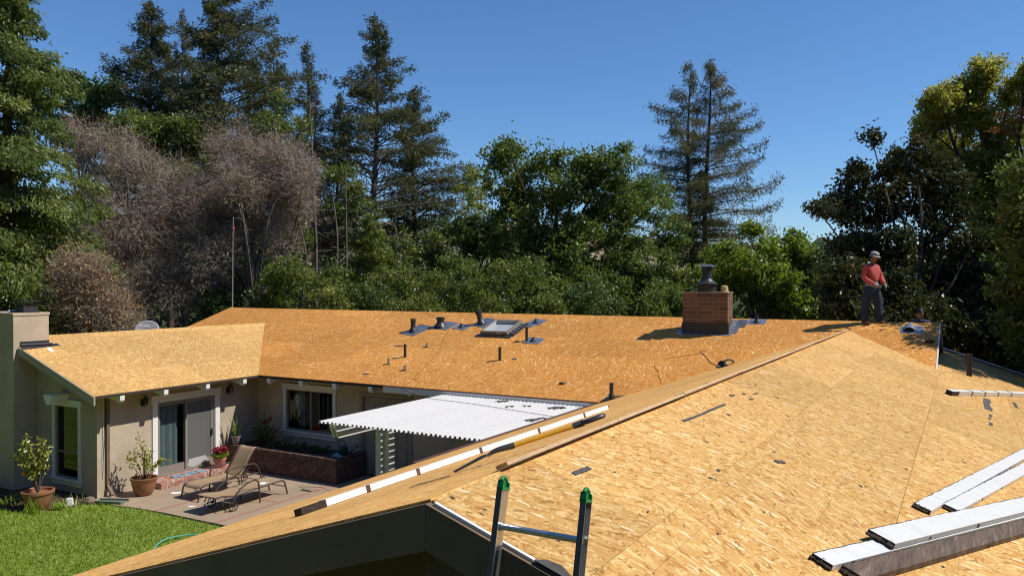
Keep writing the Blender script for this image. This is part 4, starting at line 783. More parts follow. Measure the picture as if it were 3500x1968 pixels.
def conifer(name, label, key, mat, bark, base_len, z_low, r0, nbr, dens, spray=(0.42, 0.14), rise=0.15, sag=0.25, tip=0.4, irregular=0.35, seed=1, group=None, side=None, bare_low=0.0, hang=0.35, power=0.85, droop_tip=0.0):
    rg = np.random.default_rng(seed); X, Y, Z, _ = CON[key]; t = thing(name, label, 'tree', (X, Y, 0), group)
    m = MB(); pts = [Vector((X + .15 * math.sin(z * .35 + seed), Y + .15 * math.cos(z * .3), z)) for z in np.linspace(-.1, Z, 16)]
    m.tube(pts, list(np.linspace(r0, .02, 16)), 8); tr = m.build('trunk', bark, t, True)
    bm_ = MB(); CC = []; TT = []; VV = []
    for i in range(nbr):
        u = (i + rg.random()) / nbr; z = z_low + (Z - z_low) * u ** 0.9; k = (Z - z) / (Z - z_low)
        ln = (tip + (base_len - tip) * k ** power) * (1 - irregular * 1.3 * rg.random()) * (1 + irregular * .5 * rg.random()) * (1 + .12 * math.sin(z * 1.7 + seed))
        if k > 0.85: ln *= rg.uniform(.6, 1.0)
        a = rg.random() * 2 * math.pi; d = np.array([math.cos(a), math.sin(a), 0.0])
        if side is not None: ln *= 1 + 0.45 * max(-.6, d.dot(np.array([side[0], side[1], 0])))
        p0 = np.array([X + .15 * math.sin(z * .35 + seed), Y + .15 * math.cos(z * .3), z]); ns = 7; P = []
        rs = rise * rg.uniform(.2, 1.8) + .45 * (1 - k) ** 2
        for j in range(ns + 1):
            s = j / ns; P.append(p0 + d * ln * s + np.array([0, 0, ln * (rs * s - sag * s * s * (1 if s < .75 else 1) + droop_tip * max(0, s - .7) ** 2 * 3)]))
        P = np.array(P); bm_.tube([Vector(p) for p in P], list(np.linspace(max(.018, r0 * .22 * k + .012), .008, ns + 1)), 4, False)
        leafless = k > 1 - bare_low and rg.random() < 0.75
        n = int(dens * ln * (0.12 if leafless else 1.0) * (0.7 + .6 * rg.random())); 
        if n < 1: continue
        s = 0.16 + 0.84 * rg.random(n) ** 0.8; ii = np.minimum((s * ns).astype(int), ns - 1); fr = (s * ns - ii)[:, None]
        c = P[ii] * (1 - fr) + P[ii + 1] * fr; perp = np.array([-d[1], d[0], 0.0])
        wid = ln * 0.20 * np.sin(np.clip(s, 0, 1) * math.pi * .85 + .25) + .05
        sd = rg.uniform(-1, 1, n); c = c + perp * (sd * wid)[:, None] + rg.normal(0, .10, (n, 3)) + np.stack([np.zeros(n), np.zeros(n), rg.normal(-.05, .13, n)], 1)
        tt = d * 0.7 + perp * sd[:, None] * 0.9 + np.array([0, 0, -hang]); CC.append(c); TT.append(np.broadcast_to(tt, c.shape)); VV.append(np.clip(rg.normal(.42, .14) + rg.normal(0, .16, n), 0, 1))
    bm_.build('branches', bark, tr); C = np.concatenate(CC); T = np.concatenate(TT); V = np.concatenate(VV)
    quads_object('crown', leaf_quads(C, spray[0], spray[1], T, up=0.25, tj=1.2), V, mat, t); return t

LOBES['d1'] = (LOBES['d1'][0], LOBES['d1'][1] + [(-34.53, 26.83, 8.74, 1.21, 1.21), (-33.83, 26.98, 6.92, 1.2, 1.2), (-34.38, 26.01, 4.72, 1.19, 0.99), (-34.46, 27.98, 4.69, 1.24, 1.24), (-32.06, 26.97, 5.9, 0.98, 0.98), (-36.55, 25.79, 11.78, 1.01, 0.81), (-35.43, 27.52, 10.07, 1.24, 1.03), (-38.2, 23.68, 12.41, 0.79, 0.59), (-38.07, 25.06, 12.21, 1.01, 0.81), (-39.11, 24.88, 7.77, 1.23, 1.02)])
LOBES['d2'] = (LOBES['d2'][0], LOBES['d2'][1] + [(-32.37, 28.48, 5.11, 1.02, 1.02), (-28.54, 29.08, 10.03, 0.79, 0.79), (-30.18, 29.08, 7.52, 0.8, 0.8)])
def dry_tree(name, label, key, ntw, leaf_n, seed, group=None):
    base, lobes = LOBES[key]; t = thing(name, label, 'tree', (base[0], base[1], 0), group); rg = np.random.default_rng(seed)
    big = lobes; lobes = sublobe(lobes, 3, .66, seed, .05, .95)
    limbs(base, big + lobes[::3], .24, (base[0], base[1], big[0][2] * .40), 'bark_grey', t, 9, seed=seed, lean=.6)
    Q = []; LVs = []; LC = []
    w = np.array([l[3] ** 2 for l in lobes]); w = w / w.sum()
    for (x, y, z, rx, rz), f in zip(lobes, w):
        n = int(ntw * f); ncl = max(12, n // 14); cc = ell_points(ncl, 0.25) * np.array([rx, rx, rz]); dirs = unit(cc + rg.normal(0, .5, cc.shape) * rx * .6 + np.array([0, 0, .15]))
        idx = rg.integers(0, ncl, n); cc = cc * (1 + .28 * rg.normal(size=(ncl, 1))); p = cc[idx] + rg.normal(0, .24, (n, 3)) + np.array([x, y, z]); d = unit(dirs[idx] + rg.normal(0, .65, (n, 3)))
        for s in range(3):        # crooked twig of three short ribbons
            L = rg.uniform(.14, .34, n)[:, None]; wv = unit(np.cross(d, rg.normal(size=(n, 3)))) * (0.016 - .0035 * s); q = p + d * L
            Q.append(np.stack([p - wv * .5, p + wv * .5, q + wv * .35, q - wv * .35], 1)); LVs.append(np.clip(rg.normal(.5, .2, n), 0, 1)); p = q; d = unit(d + rg.normal(0, .55, (n, 3)) + np.array([0, 0, -.06]))
        k = rg.random(n) < leaf_n; LC.append(p[k] + rg.normal(0, .03, (k.sum(), 3)))
    quads_object('crown', np.concatenate(Q), np.concatenate(LVs), 'twig', t)
    C = np.concatenate(LC); quads_object('withered_leaves', leaf_quads(C, .12, .07, up=.3), rng.random(len(C)), 'leaf_dry', t); return t

# ---- tall conifers behind the house
conifer('fir_tree', 'huge green conifer filling the left edge of the picture', 'c1', 'needle_green', 'bark_brown', 6.2, 0.5, .42, 290, 150, (.23, .070), .05, .30, .25, .35, 3, hang=.8, power=.95)
conifer('fir_tree', 'dark fir with a blunt top, left of the tallest fir', 'c2', 'needle', 'bark_dark', 6.3, 7.5, .34, 230, 84, (.27, .074), .36, .30, .10, .38, 5, power=.80, hang=.25)
conifer('fir_tree', 'tallest dark fir, its top cut off by the picture edge', 'c3', 'needle', 'bark_dark', 8.0, 9.0, .42, 225, 84, (.27, .074), .40, .28, .15, .40, 9, side=(.87, .5), bare_low=.25, power=.80, hang=.25)
conifer('fir_tree', 'pale thin fir tip showing between the two big firs', 'c2b', 'needle_redwood', 'bark_dark', 4.2, 10, .25, 130, 60, (.27, .07), .35, .2, .12, .4, 12, power=.8)
conifer('fir_tree', 'narrow fir spire rising behind the reddish dead tree', 'c4', 'needle', 'bark_dark', 2.8, 7, .26, 150, 80, (.25, .065), .38, .28, .1, .38, 14, hang=.25, power=.75)
conifer('fir_tree', 'short fir beside the right flank of the tallest fir', 'c14', 'needle', 'bark_dark', 3.4, 9, .25, 105, 85, (.27, .07), .5, .2, .1, .4, 16, hang=.25, power=.75)
conifer('dead_fir', 'slender half-dead fir with rusty red needles', 'c5', 'needle_dead', 'bark_grey', 2.4, 5, .17, 130, 34, (.22, .03), .2, .25, .1, .5, 18, power=.7)
conifer('fir_tree', 'tall open fir with a pointed top and bare lower branches', 'c6', 'needle', 'bark_grey', 6.6, 5.5, .36, 190, 80, (.26, .07), .34, .30, .10, .42, 21, bare_low=.45, power=.80, hang=.25)
conifer('fir_tree', 'broad fir just right of the tall pointed fir', 'c7', 'needle', 'bark_dark', 5.6, 5.5, .32, 185, 80, (.26, .07), .34, .30, .10, .40, 24, side=(.87, .5), bare_low=.2, power=.80, hang=.25)
conifer('fir_tree', 'small dark fir left of the tall pointed fir', 'c8', 'needle', 'bark_dark', 2.9, 7, .24, 120, 90, (.27, .07), .36, .28, .12, .4, 27, hang=.25, power=.75)
conifer('redwood_tree', 'left trunk of the twin redwoods behind the brick chimney', 'c13a', 'needle_redwood', 'bark_dark', 3.8, 4.5, .28, 115, 130, (.20, .045), .10, .18, .15, .45, 31, 'twin redwoods', side=(-.87, -.5), hang=.8, droop_tip=.35, power=.72)
conifer('redwood_tree', 'right trunk of the twin redwoods with long upswept branches', 'c13b', 'needle_redwood', 'bark_dark', 6.0, 4.5, .30, 125, 135, (.20, .045), .06, .16, .15, .45, 33, 'twin redwoods', side=(.87, .5), hang=.8, droop_tip=.5, power=.78)
conifer('fir_tree', 'dark fir filling the gap behind the tallest fir', 'c9', 'needle', 'bark_dark', 4.2, 8, .28, 130, 70, (.28, .08), .38, .28, .1, .38, 35, power=.8, hang=.25)
# slim bare trunks standing in the gap behind the main roof
BARE = [(-31.34, 32.07, 8.61), (-33.37, 33.91, 10.6), (-32.01, 33.53, 15.65), (-29.55, 32.64, 10.25), (-27.28, 35.24, 8.61), (-31.38, 35.48, 11.75)]
for i, (x, y, h) in enumerate(BARE):
    rg = random.Random(200 + i); t = thing('bare_tree', ['leftmost slim bare trunk right of the withered trees', 'second slim bare trunk from the withered trees', 'tallest slim bare trunk carrying a few dead twigs', 'pale slim trunk left of the pointed fir', 'dark slim trunk right of the yellow-green shrub', 'grey bare trunk just behind the pointed fir base'][i], 'tree', (x, y, 0), 'slim bare trunks')
    P = curve_pts([(x, y, -.1), (x + rg.uniform(-.25, .25), y + rg.uniform(-.2, .2), h * .4), (x + rg.uniform(-.4, .4), y, h * .75), (x + rg.uniform(-.5, .5), y, h)], 6); MB().tube(P, list(np.linspace(.13, .025, len(P))), 8).build('trunk', 'bark_grey', t, True)
    for _ in range(9):
        k = rg.randint(5, len(P) - 2); a = rg.uniform(0, 6.28); L = rg.uniform(.6, 2.2); q = P[k]; e = q + Vector((math.cos(a), math.sin(a), rg.uniform(-.3, .4))) * L
        MB().tube(curve_pts([q, q.lerp(e, .5) + Vector((0, 0, rg.uniform(-.1, .25))), e], 4), list(np.linspace(.035, .007, 9)), 5, False).build('branch', 'bark_grey', t, True)
# ---- withered trees
dry_tree('withered_tree', 'grey-brown withered tree full of bare twigs beside the left conifer', 'd1', 29000, .22, 41, 'withered trees')
dry_tree('withered_tree', 'rounded grey withered tree behind the antenna mast', 'd2', 28000, .20, 43, 'withered trees')
dry_tree('withered_tree', 'low withered bush with tan leaves near the satellite dish', 'd3', 9000, .75, 45, 'withered trees')
# ---- broadleaf trees
LOBES['oak_big'] = (LOBES['oak_big'][0], LOBES['oak_big'][1] + [(-19.0, 38.6, 5.2, 1.6, 1.5), (-17.0, 39.5, 4.8, 1.7, 1.5), (-20.6, 38.2, 7.3, 1.5, 1.2), (-18.0, 38.2, 7.6, 1.6, 1.2), (-15.6, 41.2, 5.4, 1.5, 1.5), (-21.2, 38.6, 4.6, 1.4, 1.4)])
broadleaf('oak_tree', 'big rounded green oak in the middle with a forked trunk', 'oak_big', 'leaf_oak', 'bark_brown', .34, (-20.2, 40.4, 6.2), (.20, .11), 1.55, .55, 51, maxn=84000, sub=(3, .66))
broadleaf('maple_tree', 'bright green young tree right of the brick chimney', 'maple', 'leaf_maple', 'bark_dark', .14, (-7.3, 32.6, 3.2), (.16, .10), 1.5, .36, 53, maxn=60000, sub=(2, .7))
broadleaf('magnolia_tree', 'dark magnolia with big glossy leaves behind the standing worker', 'magnolia', 'leaf_magnolia', 'bark_grey', .17, (-1.5, 29.3, 3.6), (.18, .075), 1.9, .36, 55, maxn=60000, up=.4, n_sub=8, bottom=.1)
LOBES['camphor'] = (LOBES['camphor'][0], LOBES['camphor'][1] + [(.3, 41.0, 9.2, 1.0, .9), (1.3, 41.2, 8.2, 1.1, 1.0), (-.5, 41.2, 10.4, .9, .8), (.4, 40.6, 13.0, .9, .8), (1.7, 40.8, 10.2, 1.0, .9), (1.0, 41.0, 6.8, 1.1, .9)])
broadleaf('camphor_tree', 'tall yellow-green tree at the right edge', 'camphor', 'leaf_yellowgreen', 'bark_dark', .30, (.9, 41.6, 8.0), (.18, .085), 2.6, .42, 57, maxn=70000, sub=(3, .72))
broadleaf('bay_tree', 'olive yellow-green bay tree above the withered trees', 'bay', 'leaf_bay', 'bark_brown', .25, (-43.6, 32.8, 7.5), (.24, .12), 1.5, .55, 59, maxn=60000, sub=(3, .6))
broadleaf('oak_tree', 'dark round-topped oak between the left conifer and the firs', 'oak_dark_left', 'leaf_dark', 'bark_dark', .28, (-59.6, 37.0, 11), (.32, .18), 1.8, .7, 61, maxn=40000)
broadleaf('oak_tree', 'loose olive oak tangled among the bare fir trunks', 'oak_mid', 'leaf_bay', 'bark_grey', .22, (-36.2, 36.2, 7.5), (.20, .10), .8, .5, 63, maxn=40000, sub=(2, .6), n_sub=8)
broadleaf('shrub', 'tall yellow-green shrub standing below the pointed fir', 'yellow_shrub', 'leaf_bay', 'bark_dark', .10, (-25.8, 31.2, 2.2), (.16, .08), 1.8, .36, 65, maxn=50000, cat='shrub')
broadleaf('oak_tree', 'dark low oak left of the big rounded oak', 'dark_mid', 'leaf_dark', 'bark_dark', .2, (-27.0, 42.0, 4.0), (.22, .12), 1.5, .5, 67, maxn=60000, sub=(3, .6))
broadleaf('willow_tree', 'wispy pale tree showing against the sky beside the big oak', 'airy', 'leaf_yellowgreen', 'bark_grey', .12, (-30.2, 47.0, 8.0), (.24, .07), .6, .5, 69, maxn=12000)
LOBES['near_right'] = (LOBES['near_right'][0], LOBES['near_right'][1] + [(1.05, 23.05, 7.14, .45, .45), (1.09, 23.07, 6.17, .50, .55), (.97, 23.0, 5.19, .45, .55), (1.09, 23.1, 4.22, .45, .5), (1.2, 23.2, 8.0, .5, .4)])
# the tree off to the right whose foliage shades the far roof end
broadleaf('camphor_tree', 'shaded olive foliage hanging in at the far right edge', 'near_right', 'leaf_bay', 'bark_dark', .22, (3.6, 24.4, 3.4), (.15, .07), 1.7, .34, 71, maxn=60000)
# red leafed tuft in the tall yellow-green tree
C, V = crown_leaves([(1.75, 36.6, 11.7, .6, .28), (1.1, 36.8, 11.3, .4, .18)], (.16, .07), .28, .3); rt = thing('photinia_tree', 'branch of red and orange young leaves at the right edge', 'tree', (2.6, 37.2, 0))
m = MB(); m.tube(curve_pts([(2.7, 37.4, -.1), (2.6, 37.2, 5), (2.2, 37.0, 9.0), (1.5, 36.7, 11.6)], 6), list(np.linspace(.14, .02, 19)), 7); m.tube(curve_pts([(2.3, 37.0, 8.6), (1.6, 36.8, 10.2), (.85, 36.8, 11.2)], 6), list(np.linspace(.06, .015, 13)), 6); m.build('trunk', 'bark_brown', rt, True)
quads_object('crown', leaf_quads(C, .18, .09, up=.6), V, 'leaf_red', rt)
# hedge shrubs behind the main ridge
desc = ['left of the mast', 'under the slim bare trunks', 'below the yellow-green shrub', 'right of the yellow-green shrub', 'under the broad fir', 'behind the tall roof vents', 'behind the skylight', 'left under the big oak', 'under the big oak trunk', 'right under the big oak', 'left of the brick chimney', 'under the twin redwoods', 'behind the satellite dish roof', 'high behind the antenna mast', 'among the bare fir trunks', 'in the gap below the broad fir']
for i, (x, y, w, h) in enumerate(HEDGE):
    lb = [(x + rng.normal(0, w * .75), y + rng.uniform(-1.2, 1.2), z, w * q, w * q * rng.uniform(.7, 1.1)) for z, q in zip(np.concatenate([np.linspace(1.0, h - .3, 7), rng.uniform(2, h * rng.uniform(.8, 1.2), 5)]), rng.uniform(.35, .8, 12))]
    lm = ['leaf_oak', 'leaf_bay', 'leaf_dark', 'leaf_bay'][(i * 3 + (2 if i > 5 else 0)) % 4]; cn = {'leaf_oak': 'green', 'leaf_bay': 'olive', 'leaf_dark': 'dark'}[lm]
    broadleaf('shrub', f'{cn} leafy shrub {desc[i]}', None, lm, 'bark_dark', .07, (x, y, h * .3), (.15, .08) if y < 36 else (.20, .11), 1.3, .42, 80 + i, 'shrubs behind the roof ridge', 14000, n_sub=3, cat='shrub', base=(x, y), lobes=lb)
desc = ['left of the standing worker', 'right behind the standing worker', 'between the two workers', 'behind the crouching worker', 'at the far right under the yellow-green tree']
for i, (x, y, w, h) in enumerate(RIGHTSHRUB):
    lb = [(x + rng.uniform(-.4, .4), y + rng.uniform(-.5, .5), z, w * rng.uniform(.9, 1.2), h * .16) for z in np.linspace(1.2, h - h * .15, 5)]
    broadleaf('shrub', f'dense dark shrub {desc[i]}', None, 'leaf_dark', 'bark_dark', .08, (x, y, h * .3), (.17, .09), 1.3, .42, 120 + i, 'shrubs behind the roof ridge', 15000, n_sub=3, cat='shrub', base=(x, y), lobes=lb)
# far woodland closing the view
lb = []
S_, C_ = math.sin(R(29.7)), math.cos(R(29.7))
for px, top in [(-.75, 13), (-.7, 15), (-.65, 14), (-.6, 15), (-.55, 14), (-.5, 15), (-.45, 13), (-.4, 14), (-.35, 13), (-.3, 13), (-.25, 11), (-.2, 11), (-.15, 9.5), (-.10, 8.5), (-.05, 8.0), (0, 8), (.05, 8.5), (.1, 8.5), (.15, 8.0), (.2, 7.5), (.25, 7), (.3, 7.0), (.35, 7.5), (.4, 8.5), (.45, 9), (.5, 8.5), (.55, 8), (.6, 8.5), (.65, 9), (.7, 9), (.75, 9)]:
    d = rng.uniform(68, 84); r = px * d
    for k, z in enumerate((1.8, top * .4, top * .7)): lb.append((r * C_ - d * S_ + rng.uniform(-1, 1), r * S_ + d * C_ + rng.uniform(-1, 1), z, 3.0 * rng.uniform(.8, 1.1), top * .24))
C, V = crown_leaves(lb, (.75, .42), .5, 1.1, maxn=60000); o = quads_object('woodland', leaf_quads(C, .75, .42, up=.6), V * .9, 'leaf_dark', None, 'stuff'); tag(o, 'dark distant woodland closing the view behind the trees', 'woodland')
lb = []
for a in np.arange(0, 360, 8):          # unseen trees added round the lot to cut sky light on shaded walls
    dx, dy = -math.sin(R(a)), math.cos(R(a)); ang = math.degrees(math.acos(max(-1, min(1, dx * -S_ + dy * C_))))
    if ang < 48: continue
    d = rng.uniform(30, 38); top = rng.uniform(18, 24)
    for z in (2.0, top * .3, top * .55, top * .78): lb.append((-8 + dx * (d + 6) + rng.uniform(-1.5, 1.5), 8 + dy * d + rng.uniform(-1.5, 1.5), z, 3.8 * rng.uniform(.8, 1.1), top * .2))
C, V = crown_leaves(lb, (1.5, .9), 1.0, 1.3, maxn=60000); o = quads_object('woodland', leaf_quads(C, 1.5, .9, up=.6), V * .9, 'leaf_dark', None, 'stuff'); tag(o, 'unseen dark wood added round the lot to block sky light', 'woodland')
# ---- lawn grass
n = 60000; gx = rng.uniform(-24, -8.6, n); gy = 11.88 - rng.random(n) ** 0.9 * 6.4
keep = ~((gy > 10.3 + .5 * np.clip((gx + 19.1) * 1.2, 0, 3)) & (gx < -18.35)) & ~((gy > 10.28) & (gx < -19.0)); gx, gy = gx[keep], gy[keep]; n = len(gx)
C = np.stack([gx, gy, np.full(n, -.03)], 1); ang = rng.uniform(0, 2 * math.pi, n); h = rng.uniform(.035, .075, n); pat = .5 + .25 * np.sin(gx * 1.7 + np.sin(gy * 2.1)) * np.sin(gy * 1.3 + 1) ; le = rng.normal(0, .022, (n, 2))
wv = np.stack([np.cos(ang), np.sin(ang), np.zeros(n)], 1) * rng.uniform(.007, .015, n)[:, None]; tip = C + np.stack([le[:, 0], le[:, 1], h], 1)
o = quads_object('lawn_grass', np.stack([C - wv, C + wv, tip + wv * .3, tip - wv * .3], 1), np.clip(.42 * pat + .22 + rng.normal(0, .17, n), 0, 1), 'grass', None, 'stuff'); tag(o, 'short green mown grass of the lawn', 'grass')
n = 700; gx = rng.uniform(-20.6, -18.3, n); gy = rng.uniform(10.45, 11.75, n); k = ~((gx > -18.9) & (gy < 10.95)); gx, gy = gx[k], gy[k]; n = len(gx); C = np.stack([gx, gy, np.full(n, -.02)], 1); le = rng.normal(0, .06, (n, 2)); h = rng.uniform(.04, .22, n) * rng.random(n)
ang = rng.uniform(0, 6.28, n); wv = np.stack([np.cos(ang), np.sin(ang), np.zeros(n)], 1) * .012; tip = C + np.stack([le[:, 0], le[:, 1], h], 1)
o = quads_object('bed_weeds', np.stack([C - wv, C + wv, tip + wv * .3, tip - wv * .3], 1), rng.random(n), 'straw', None, 'stuff'); tag(o, 'dry weeds and leaf litter in the flower bed', 'weeds')
# ------------------------------------------------------------------ patio cover
pc = thing('patio_cover', 'white corrugated metal patio cover on a white post', 'patio cover', (-11.1, 13.9, 0))
x = -11.32; k = 0; zt = 2.50; pp = 0.105; me0 = None
def pan_mesh():
    prof = [(-.028, -.042), (0, -.042), (.003, 0), (.052, 0), (.055, -.042)]; t = .0025; m = MB()
    up = prof; dn = [(a - (t if i > 0 else 0) * 0, b - t) for i, (a, b) in enumerate(prof)]; pts = up + dn[::-1]
    m.prism([(a, 0, b) for a, b in pts], (0, 4.62, 0)); return m
q = pan_mesh(); pm = bpy.data.meshes.new('metal_pan'); pm.from_pydata(q.v, [], q.f); pm.materials.append(M['white_paint'])
for k in range(41):
    o = bpy.data.objects.new('metal_pan', pm); COL.objects.link(o); o.location = (-11.32 + k * pp, 12.0 + rr.uniform(-.012, .012), zt + rr.uniform(-.003, .003)); attach(o, pc)
m = MB(); m.prism([(-11.13, 12.25, 2.43), (-11.13, 12.20, 2.36), (-11.13, 12.32, 2.12), (-11.13, 16.98, 2.12), (-11.13, 16.98, 2.43)], (.05, 0, 0)); m.prism([(-11.23, 12.25, 2.43), (-11.23, 12.20, 2.36), (-11.23, 12.32, 2.12), (-11.23, 16.98, 2.12), (-11.23, 16.98, 2.43)], (.05, 0, 0)); m.build('beam', 'white_paint', pc)
m = MB(); m.box(-11.25, -11.11, 13.68, 13.86, 0, 2.12); m.build('post', 'white_paint', pc); m = MB(); m.box(-11.109, -10.98, 13.80, 14.0, 0, 2.44); m.build('post', 'white_paint', pc)
m = MB(); m.box(-11.3, -7.0, 16.93, 16.98, 2.30, 2.44); m.build('ledger', 'white_paint', pc)
# ------------------------------------------------------------------ brick planter
pl = thing('brick_planter', 'raised brick planter along the shaded wall under the window', 'planter', (-16.4, 16.4, 0))
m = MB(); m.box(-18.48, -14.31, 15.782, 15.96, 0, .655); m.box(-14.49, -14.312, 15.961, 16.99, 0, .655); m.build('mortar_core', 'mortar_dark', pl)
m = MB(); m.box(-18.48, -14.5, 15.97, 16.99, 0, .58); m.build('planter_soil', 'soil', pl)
for row in range(7):
    z = row * .08 + .04; x = -18.48 - (.105 if row % 2 else 0)
    while x < -14.31:
        a = max(x, -18.48); b = min(x + .21, -14.30)
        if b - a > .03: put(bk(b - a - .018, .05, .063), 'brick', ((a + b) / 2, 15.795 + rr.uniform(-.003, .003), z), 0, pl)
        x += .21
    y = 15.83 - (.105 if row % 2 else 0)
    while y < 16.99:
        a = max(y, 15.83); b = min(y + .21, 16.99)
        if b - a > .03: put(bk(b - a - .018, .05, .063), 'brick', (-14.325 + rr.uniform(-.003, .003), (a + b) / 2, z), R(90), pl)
        y += .21
x = -18.44
while x < -14.32: put(bk(.066, .21, .10), 'brick', (x, 15.87, .612 + rr.uniform(-.003, .003)), 0, pl); x += .078
y = 16.02
while y < 16.97: put(bk(.066, .21, .10), 'brick', (-14.40, y, .612), R(90), pl); y += .078
# brick step below the sliding door
bs = thing('brick_step', 'low red brick doorstep in front of the sliding door', 'step', (-18.15, 14.4, 0))
m = MB(); m.box(-18.49, -17.88, 13.22, 15.74, 0, .145); m.build('mortar_core', 'mortar', bs)
y = 13.26
while y < 15.74:
    put(bk(.092, .22, .075), 'step_brick', (-17.97, y, .115 + rr.uniform(-.003, .004)), R(90) , bs); put(bk(.092, .36, .06), 'step_brick', (-18.28, y, .122 + rr.uniform(-.002, .003)), R(90), bs); y += .102
y = 13.32
while y < 15.74: put(bk(.19, .05, .062), 'step_brick', (-17.885, y, .036), R(90), bs); y += .205
m = MB(); n = 24
for i in range(n + 1):
    yy = 13.75 + i * 1.0 / n
    for j in range(5): m.v.append((-18.22 + j * .055 + .02 * math.sin(i * .9), yy, .158 + .012 + .012 * math.sin(i * 1.3 + j) + .014 * math.sin(j * 1.6 + i * .5)))
m.f = [(i * 5 + j, i * 5 + j + 1, i * 5 + j + 6, i * 5 + j + 5) for i in range(n) for j in range(4)]; o = m.build('door_mat', 'blue_mat', smooth=True); sm = o.modifiers.new('s', 'SOLIDIFY'); sm.thickness = .012; tag(o, 'rumpled pale blue mat lying on the brick doorstep', 'mat')
# ------------------------------------------------------------------ pots and plants
def stems_plant(parent, base, tips, leafmat, leaf, nl, spread, r=.012, bark='bark_brown', droop=.2, first=.35):
    m = MB(); Cs = []; Ts = []
    for tp in tips:
        b = Vector(base); t = Vector(tp); mid = b.lerp(t, .5) + Vector((rr.uniform(-.08, .08), rr.uniform(-.08, .08), .05)); pts = curve_pts([b, mid, t], 6); m.tube(pts, list(np.linspace(r, r * .3, len(pts))), 6, False)
        for _ in range(nl):
            s = first + (1 - first) * rr.random(); p = pts[int(s * (len(pts) - 1))]; d = Vector((rr.gauss(0, 1), rr.gauss(0, 1), rr.gauss(.1, .7))).normalized(); q = p + d * rr.uniform(.02, spread); Cs.append(q); Ts.append(d)
    st = m.build('stem', bark, parent, True); C = np.array([tuple(c) for c in Cs]); T = np.array([tuple(c) for c in Ts])
    quads_object('leaves', leaf_quads(C, leaf[0], leaf[1], T, up=.7, tj=.7, droop=droop), np.clip(rng.normal(.64, .25, len(C)), 0, 1), leafmat, parent); return st
def pot(parent, c, prof, mat, soil_r, soil_z):
    MB().lathe(prof, c, 32).build('pot', mat, parent, True); MB().lathe([(0.001, soil_z - .01), (soil_r, soil_z - .008), (soil_r, soil_z), (0.001, soil_z + .015)], c, 24).build('potting_soil', 'soil', parent)
p1 = thing('potted_citrus', 'leafy citrus in a glazed brown pot beside the sliding door', 'potted plant', (-17.80, 12.68, 0)); c = (-17.80, 12.68, 0)
pot(p1, c, [(.16, 0), (.19, .02), (.25, .14), (.285, .28), (.295, .37), (.325, .40), (.33, .44), (.30, .45), (.28, .42), (.275, .36)], 'glazed_pot', .275, .36)
stems_plant(p1, (-17.80, 12.68, .36), [(-17.9, 12.60, 1.50), (-17.70, 12.75, 1.15), (-17.45, 12.95, .95), (-17.95, 12.50, 1.2), (-17.85, 12.85, 1.1), (-18.05, 12.45, .95), (-17.35, 13.05, .88), (-17.75, 12.62, 1.25)], 'leaf_citrus', (.11, .045), 34, .12)
p2 = thing('potted_orange_tree', 'small orange tree with one fruit in a terracotta pot on the bed', 'potted plant', (-18.95, 10.72, 0)); c = (-18.95, 10.72, -.02)
pot(p2, c, [(.20, 0), (.22, .02), (.29, .20), (.325, .36), (.35, .37), (.355, .43), (.325, .44), (.305, .42), (.30, .36)], 'terracotta', .30, .34)
cr = Vector((.8686, .4955, 0))
tips = [tuple(Vector((-18.95, 10.72, z)) + cr * a + Vector((rr.uniform(-.12, .12), rr.uniform(-.2, .2), 0))) for a, z in ((-.65, 1.35), (-.45, 1.55), (-.3, 1.45), (-.25, 1.72), (-.05, 1.55), (.05, 1.66), (.25, 1.45), (.3, 1.3), (.1, 1.2), (-.5, 1.15), (-.75, 1.25), (.35, 1.5), (0, 1.0), (-.25, 1.0))]
stems_plant(p2, (-18.95, 10.72, .34), tips, 'leaf_citrus', (.12, .05), 42, .13, .022, 'bark_grey', first=.5)
f = Vector((-18.95, 10.72, .80)) + cr * -.33; MB().lathe([(0.002, -.055), (.03, -.048), (.052, -.02), (.055, .01), (.04, .042), (.002, .052)], tuple(f), 14).build('orange', 'orange_fruit', p2, True)
p3 = thing('potted_flowers', 'pink pot of deep red flowers on the brick doorstep', 'potted plant', (-18.05, 15.22, .155)); c = (-18.05, 15.22, .155)
pot(p3, c, [(.11, 0), (.12, .01), (.16, .20), (.175, .21), (.18, .26), (.16, .265), (.15, .24)], 'pink_pot', .15, .22)
tips = [(-18.05 + .2 * math.cos(a) * s, 15.22 + .24 * math.sin(a) * s, .155 + .36 + .04 * math.sin(a * 3)) for a in np.linspace(0, 6, 12) for s in (.5, 1)]
stems_plant(p3, (-18.05, 15.22, .37), tips, 'leaf_maple', (.09, .055), 14, .06, .005)
fc = ell_points(420, .3) * np.array([.20, .23, .11]) + np.array([-18.05, 15.22, .62]); fc = fc[fc[:, 2] > .57]; quads_object('blossoms', leaf_quads(fc, .06, .05, up=1.0), rng.random(len(fc)), 'red_flower', p3)
p4_ = thing('potted_succulent', 'grey pot with spiky leaves on the planter corner', 'potted plant', (-18.16, 15.9, .665)); c = (-18.16, 15.9, .665)
pot(p4_, c, [(.09, 0), (.10, .01), (.135, .20), (.15, .21), (.15, .24), (.13, .24), (.125, .2)], 'grey_pot', .125, .2)
V4 = []
for i in range(16):
    a = rr.uniform(0, 6.28); h = rr.uniform(.25, .7); d = Vector((math.cos(a), math.sin(a), 0)); b = Vector(c) + Vector((0, 0, .2)) + d * .05; w = Vector((-d.y, d.x, 0)) * .022; mid = b + d * .06 + Vector((0, 0, h * .6)); t = b + d * rr.uniform(.08, .25) + Vector((0, 0, h)); V4.append([b - w, b + w, mid + w * .9, mid - w * .9]); V4.append([mid - w * .9, mid + w * .9, t + w * .1, t - w * .1])
